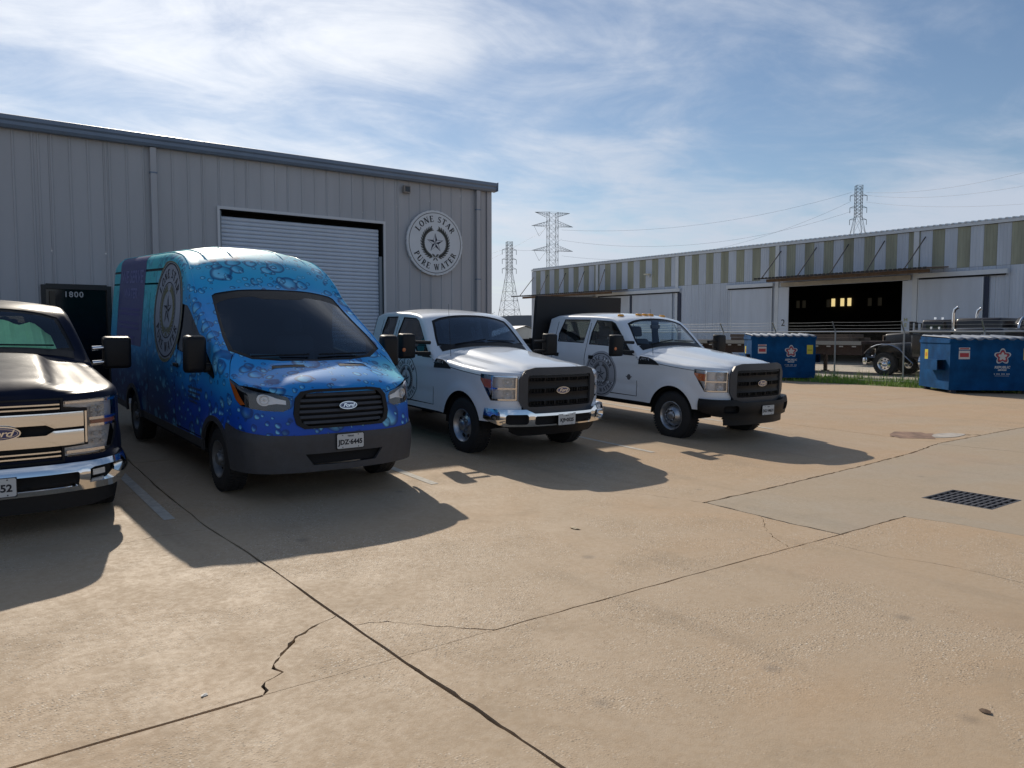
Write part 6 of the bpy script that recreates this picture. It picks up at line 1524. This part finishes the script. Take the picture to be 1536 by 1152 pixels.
def wire(p, q, sag, label):
    p = Vector(p); q = Vector(q); pts = []
    for i in range(33):
        t_ = i / 32; c = p.lerp(q, t_); c.z -= sag * 4 * t_ * (1 - t_); pts.append(c)
    r = [max(.016, .00010 * Vector((c.x, c.y)).length) for c in pts]
    o = MB().tube(pts, r, 4).build('power_line', WIRE); tag(o, label, 'power line', 'power lines in the sky'); return o
def wp(px, py, dist): b = far(px, dist); b.z = zpx(px, py, dist); return b
for a_, b_, sg_, lb_ in ((wp(1292, 292, 330), wp(1620, 236, 240), 3, 'uppermost power line rising from the right tower to the right edge of the sky'),
        (wp(1291, 296, 330), wp(1620, 262, 240), 3, 'middle power line from the right tower to the right edge of the sky'),
        (wp(1292, 306, 330), wp(1620, 300, 240), 2, 'lowest power line from the right tower to the right edge of the sky'),
        (wp(1270, 292, 330), wp(842, 347, 330), 5, 'uppermost power line between the wide armed tower and the right tower'),
        (wp(1270, 305, 330), wp(842, 385, 330), 9, 'lowest sagging power line between the wide armed tower and the right tower'),
        (wp(1270, 320, 330), wp(842, 362, 330), 7, 'middle power line meeting the right tower just above the warehouse roof'),
        (wp(815, 348, 330), wp(640, 430, 520), 2, 'power line falling from the wide armed tower behind the metal building'),
        (wp(755, 376, 420), wp(600, 400, 520), 3, 'power line leaving the slim tower to the left, behind the metal building'),
        (wp(773, 376, 420), wp(842, 360, 500), 3, 'short power line between the slim tower and the wide armed tower')): wire(a_, b_, sg_, lb_)
# far buildings and trees left of the warehouse
fb = thing('storage_building', 'low grey curved roof building far off between the metal building and the warehouse', 'building', (0, 0, 0))
c = far(792, 150); HW_ = 14
V = []; F = []; n = 16
for i in range(n + 1):
    a = math.pi * i / n; V += [(c.x - math.cos(a) * HW_ * .8, c.y + math.cos(a) * HW_ * .6, 2.0 + 3.2 * math.sin(a)), (c.x - math.cos(a) * HW_ * .8 + 20, c.y + math.cos(a) * HW_ * .6 + 26, 2.0 + 3.2 * math.sin(a))]
F = [(2 * i, 2 * i + 1, 2 * i + 3, 2 * i + 2) for i in range(n)] + [tuple(range(0, 2 * n + 2, 2))]
mesh_obj('roof', V, F, mat('far_roof', (.12, .14, .17), .6), fb)
m_ = MB(); m_.add([V[0][:2] + (-.5,), V[-2][:2] + (-.5,), V[-2][:2] + (2.0,), V[0][:2] + (2.0,)], [(0, 1, 2, 3)]); m_.build('wall', mat('far_wall', (.35, .36, .36), .7), fb)
sb = thing('white_shed', 'small white shed with a bright pitched roof seen past the first white pickup', 'shed', tuple(far(787, 75)[:2]) + (-.4,), (0, 0, rad(-20)))
MB().prism([(-3.2, 0), (3.2, 0), (3.2, 1.75), (0, 2.75), (-3.2, 1.75)], 1, -.1, 6).build('wall', mat('shed_wall', (.33, .34, .34), .7, noise=(1, .2)), sb)
for s in (-1, 1): MB().add([(0, -.4, 2.84), (s * 3.5, -.4, 1.74), (s * 3.5, 6.3, 1.74), (0, 6.3, 2.84)], [(0, 1, 2, 3)]).build('roof', mat('shed_roof', (.7, .7, .7), .5), sb)
MB().box(-.8, .8, -.14, -.105, 0, 1.5).build('door', mat('shed_door', (.2, .2, .2), .6), sb)
def tree(px, dist, h, wd, label):
    p = far(px, dist); t = thing('tree', label, 'tree', (p.x, p.y, -.5), (0, 0, 0), 'far trees'); rs = random.Random(int(px * 7))
    m_ = MB(); m_.beam((0, 0, 0), (0, 0, h * .6), .25, 6, .1)
    for k in range(5): a = rs.uniform(0, 6.28); m_.beam((0, 0, h * .35), (math.cos(a) * wd * .3, math.sin(a) * wd * .3, h * .7), .1, 5, .03)
    m_.build('trunk', mat('bark', (.06, .05, .04), .9), t); V = []; F = []
    cl = [(rs.gauss(0, wd * .22), rs.gauss(0, wd * .22), h * rs.uniform(.4, .9), rs.uniform(.14, .26) * wd) for _ in range(14)]
    for i in range(1500):
        c_ = rs.choice(cl); d = Vector((rs.gauss(0, 1), rs.gauss(0, 1), rs.gauss(0, .8))).normalized() * c_[3] * rs.uniform(.5, 1.1); q = Vector(c_[:3]) + d; s_ = rs.uniform(.12, .3); k = len(V)
        V += [q + Vector((rs.uniform(-s_, s_), rs.uniform(-s_, s_), rs.uniform(-s_, s_))) for _ in range(3)]; F.append((k, k + 1, k + 2))
    mesh_obj('crown', V, F, mat('far_leaves', (.055, .075, .035), .8), t)
for px, d_, h, w_, lb_ in ((740, 190, 6.0, 9, 'far dull green tree half hidden by the corner of the metal building'), (756, 185, 5.4, 10, 'far dull green tree at the foot of the slim lattice tower'), (776, 215, 6.2, 10, 'far dull green tree just left of the grey curved roof')): tree(px, d_, h, w_, lb_)
V = []; F = []; rs = random.Random(3)
for i in range(40000):
    b = rad(rs.uniform(-20, 110)); d_ = rs.uniform(600, 700); s_ = rs.uniform(1, 3.4); q = Vector((d_ * math.sin(b), d_ * math.cos(b), 7.5 * rs.random() ** 1.6 * (.7 + .3 * math.sin(b * 60)))); k = len(V)
    V += [q + Vector((rs.uniform(-s_, s_), rs.uniform(-s_, s_), rs.uniform(-s_, s_) * .6)) for _ in range(3)]; F.append((k, k + 1, k + 2))
stuff(mesh_obj('distant_woods', V, F, mat('woods', (.07, .085, .06), .9)))

# flatbed trailers and tractors between fence and warehouse
BRN = mat('trailer_brown', (.055, .028, .024), .7, noise=(2, .4)); BLKP = mat('black_paint', (.012, .012, .014), .3, coat=.6)
def truck_wheel(par, x, y, R=.5, wd=.28, sgn=-1, name='wheel'):
    e = bpy.data.objects.new(name, None); col.objects.link(e); e.parent = par; e.location = (x, y, R)
    h = wd / 2; MB().lathe([(R * .55, -h), (R - .03, -h), (R, -h + .04), (R, h - .04), (R - .03, h), (R * .56, h)], (0, 0, 0), 0, 28, sgn).build('tyre', RUBBER, e, smooth=40)
    MB().lathe([(R * .57, h - .005), (R * .54, h - .02), (R * .5, h - .10), (R * .25, h - .09), (R * .22, h - .02), (R * .12, h + .03), (.001, h + .04)], (0, 0, 0), 0, 24, sgn).build('rim', CHROME, e, smooth=40)
    for i in range(8):
        a = math.pi * i / 4; MB().lathe([(.035, .0), (.001, .003)], ((h - .088) * sgn, R * .38 * math.cos(a), R * .38 * math.sin(a)), 0, 8, sgn).build('vent_hole', DARK, e)
def flatbed(label, x, y0, y1, zd, wheels=True):
    t = thing('flatbed_trailer', label, 'trailer', (x, y0, -.1), (0, 0, 0), 'flatbed trailers behind the fence'); L_ = y1 - y0
    MB().box(-1.25, 1.25, 0, L_, zd - .12, zd).build('deck', BRN, t)
    for s in (-1, 1):
        MB().box(s * 1.27 - .02, s * 1.27 + .02, 0, L_, zd - .16, zd + .01).build('side_rail', mat('rail_grey', (.30, .29, .27), .5, metal=.3), t); MB().box(s * .55 - .08, s * .55 + .08, .3, L_ - .2, zd - .62, zd - .13).build('beam', BRN, t)
        MB().box(s * .9 - .06, s * .9 + .06, L_ * .25, L_ * .25 + .14, .05, zd - .13).build('landing_leg', BRN, t); MB().box(s * .9 - .14, s * .9 + .14, L_ * .25 - .06, L_ * .25 + .2, 0, .05).build('landing_foot', BRN, t)
    yy = .3
    pk = None
    while yy < L_:
        for s in (-1, 1):
            if pk is None: pk = MB().box(-.012, .012, -.09, .09, -.05, .0).build('stake_pocket', mat('pocket_pale', (.45, .43, .40), .6), t); pk.location = (s * 1.305, yy, zd - .2)
            else: inst(pk, t, (s * 1.305, yy, zd - .2))
        yy += .6
    if wheels:
        for yy in (L_ - 1.3, L_ - 2.55):
            for s in (-1, 1): truck_wheel(t, s * 1.05, yy, sgn=s)
    return t
flatbed('brown flatbed trailer behind the fence, seen between the two dumpsters', 33.3, 17.9, 29.5, 1.45)
ss_ = thing('steel_stack', 'low stack of rusty brown steel beams lying on the flatbed trailer', 'steel stack', (33.3, 18.6, 1.35))
bm0 = None
for k, (x_, z_) in enumerate(((-.8, 0), (-.4, 0), (0, 0), (.4, 0), (.8, 0), (-.6, .16), (-.2, .16), (.2, .16))):
    if bm0 is None: bm0 = MB().box(-.15, .15, 0, 6.4, .002, .15).build('steel_beam', RUST, ss_); bm0.location = (x_, 0, z_)
    else: inst(bm0, ss_, (x_, .1 * (k % 3), z_))
def tractor(label, loc, rz, paint, cabm, roof=2.7, stacks=True, hood=1.9):
    """long-nosed lorry, nose towards -y"""
    t = thing('semi_truck', label, 'lorry', loc, (0, 0, rz), 'lorries behind the fence')
    v, f = rbox(-.62, .62, -1.2, .55, .75, hood, .12, 3, taper=lambda c: (c.x * (.88 if c.y < 0 else 1), c.y, c.z - (.12 if c.y < -1 and c.z > 1 else 0))); mesh_obj('hood', v, f, paint, t, smooth=50)
    v, f = rbox(-1.05, 1.05, .5, 2.1, .75, roof, .10, 3, taper=lambda c: (c.x * (.93 if c.z > 2 else 1), c.y + (.22 if c.y < 1 and c.z > 2 else 0), c.z)); mesh_obj('cab', v, f, paint, t, smooth=50)
    v, f = rbox(-1.1, 1.1, 2.15, 4.0, .8, roof + .05, .16, 3); mesh_obj('sleeper', v, f, paint, t, smooth=50)
    for s in (-1, 1):
        MB().box(s * .55 - .43, s * .55 + .43, .61, .64, roof - .72, roof - .16).build('windshield', cabm, t) if False else None
        MB().box(s * 1.0 - .06, s * 1.0 + .055, .95, 1.8, roof - .85, roof - .22).build('side_window', cabm, t)
        m_ = MB(); pts = [(s * .9, -1.3, .62)] + [(s * .9, -.55 + .95 * math.cos(rad(180 - a)), .62 + .72 * math.sin(rad(a))) for a in range(25, 171, 15)] + [(s * .9, .7, .55)]
        V = []
        for p in pts: V += [(p[0] - .28, p[1], p[2]), (p[0] + .28, p[1], p[2])]
        mesh_obj('fender', V, [(2 * i, 2 * i + 1, 2 * i + 3, 2 * i + 2) for i in range(len(pts) - 1)], paint, t, smooth=60)
        MB().tube([(p[0] + s * .28, p[1], p[2]) for p in pts], .02, 6).build('fender_trim', CHROME, t, smooth=60)
        truck_wheel(t, s * .98, -.55, sgn=s)
        for yy in (3.4, 4.75): truck_wheel(t, s * .95, yy, wd=.5, sgn=s)
        MB().lathe([(.32, 0), (.32, .9)], (s * .85, .9, .62), 1, 20).build('fuel_tank', CHROME, t, smooth=50)
        if stacks:
            m_ = MB(); m_.tube([(s * 1.12, 2.12, .9), (s * 1.12, 2.12, 2.0)], .09, 12); m_.build('heat_shield', CHROME, t, smooth=60)
            m_ = MB(); m_.tube([(s * 1.12, 2.12, 2.0), (s * 1.12, 2.12, roof + .25), (s * 1.12, 2.16, roof + .42), (s * 1.12, 2.3, roof + .52)], .065, 12); m_.build('exhaust_stack', CHROME, t, smooth=60)
        m_ = MB(); m_.beam((s * 1.1, .75, 1.75), (s * 1.45, .7, 1.75), .02, 5); m_.beam((s * 1.1, .75, 2.25), (s * 1.45, .7, 2.25), .02, 5); m_.box(s * 1.45 - .09, s * 1.45 + .09, .68, .74, 1.72, 2.28); m_.build('door_mirror', BLKP, t)
        m_ = MB(); m_.tube([(s * .35, 1.0, roof + .02), (s * .35, 1.0, roof + .12)], .05, 8); m_.build('roof_horn', CHROME, t)
    MB().box(-.95, .95, .66, .685, roof - .74, roof - .16).build('windshield', cabm, t)
    MB().box(-.58, .58, -1.26, -1.205, .85, hood - .2).build('grille', CHROME, t); v, f = rbox(-1.15, 1.15, -1.5, -1.3, .42, .78, .05, 2); mesh_obj('bumper', v, f, CHROME, t, smooth=50)
    MB().box(-.4, .4, -1.4, 6.2, .55, .8).build('frame', BLKP, t)
    return t
DG = mat('window_green', (.02, .05, .035), .1); 
tractor('black long nosed lorry with chrome edged fender and wheel beside the left fence post', (33.4, 16.45, -.1), rad(180), BLKP, mat('window_black', (.01, .01, .012), .1), roof=1.95, stacks=False, hood=1.45)
tractor('dark lorry with chrome exhaust stacks and green tinted cab windows above the near dumpster', (36.2, 17.6, -.1), rad(180), mat('dark_red_black', (.018, .014, .016), .4, coat=.4), DG, roof=2.4)
tk = thing('tank_trailer', 'dark tank trailer with a pale end ring at the right edge, above the near dumpster', 'trailer', (36.4, 12.6, -.1), (0, 0, 0))
MB().lathe([(.001, 0), (.5, .02), (.72, .12), (.78, .3), (.78, 5.6), (.72, 5.8), (.001, 5.9)], (0, -5, 1.75), 1, 28).build('tank', mat('tank_dark', (.02, .018, .018), .4), tk, smooth=50)
MB().lathe([(.79, 0), (.81, .02), (.81, .08), (.79, .1)], (0, .55, 1.75), 1, 28).build('end_ring', CHROME, tk, smooth=50); MB().box(-.5, .5, -5, .7, .7, .95).build('frame', BLKP, tk)
for yy in (-4, -2.7):
    for s in (-1, 1): truck_wheel(tk, s * .95, yy, wd=.5, sgn=s)
m_ = MB(); m_.tube([(-.5, -.4, 2.4), (-.5, -.4, 2.95), (-.5, -.25, 3.08), (-.5, .0, 3.1)], .05, 10); m_.build('vent_pipe', mat('pipe_white', (.6, .62, .62), .4), tk, smooth=60)

# litter and leaves on the concrete
def scrap(name, label, x, y, size, m, seed, cat):
    rs = random.Random(seed); z = gz(x, y); n = 9; V = [(size * (1 + .3 * rs.uniform(-1, 1)) * math.cos(2 * math.pi * i / n), size * .6 * (1 + .3 * rs.uniform(-1, 1)) * math.sin(2 * math.pi * i / n), size * rs.uniform(.02, .25)) for i in range(n)] + [(0, 0, size * .3), (0, 0, .001)]
    F = [(i, (i + 1) % n, n) for i in range(n)] + [((i + 1) % n, i, n + 1) for i in range(n)]
    o = mesh_obj(name, V, F, m); o.location = (x, y, z + .002); o.rotation_euler = (0, 0, rs.uniform(0, 3)); tag(o, label, cat); return o
scrap('pebble', 'small pale pebble lying alone on the concrete left of the zigzag crack', .98, 3.87, .022, mat('pebble_pale', (.62, .6, .55), .7), 1, 'pebble')
scrap('leaf', 'small pale dry leaf on the sunlit concrete below the shadow of the first white pickup', 4.59, 5.24, .05, mat('leaf_pale', (.55, .45, .3), .8), 2, 'leaf')
scrap('leaf', 'brown curled leaf on the concrete near the lower right corner', 3.89, 1.51, .03, mat('leaf_brown', (.10, .06, .035), .8), 3, 'leaf')
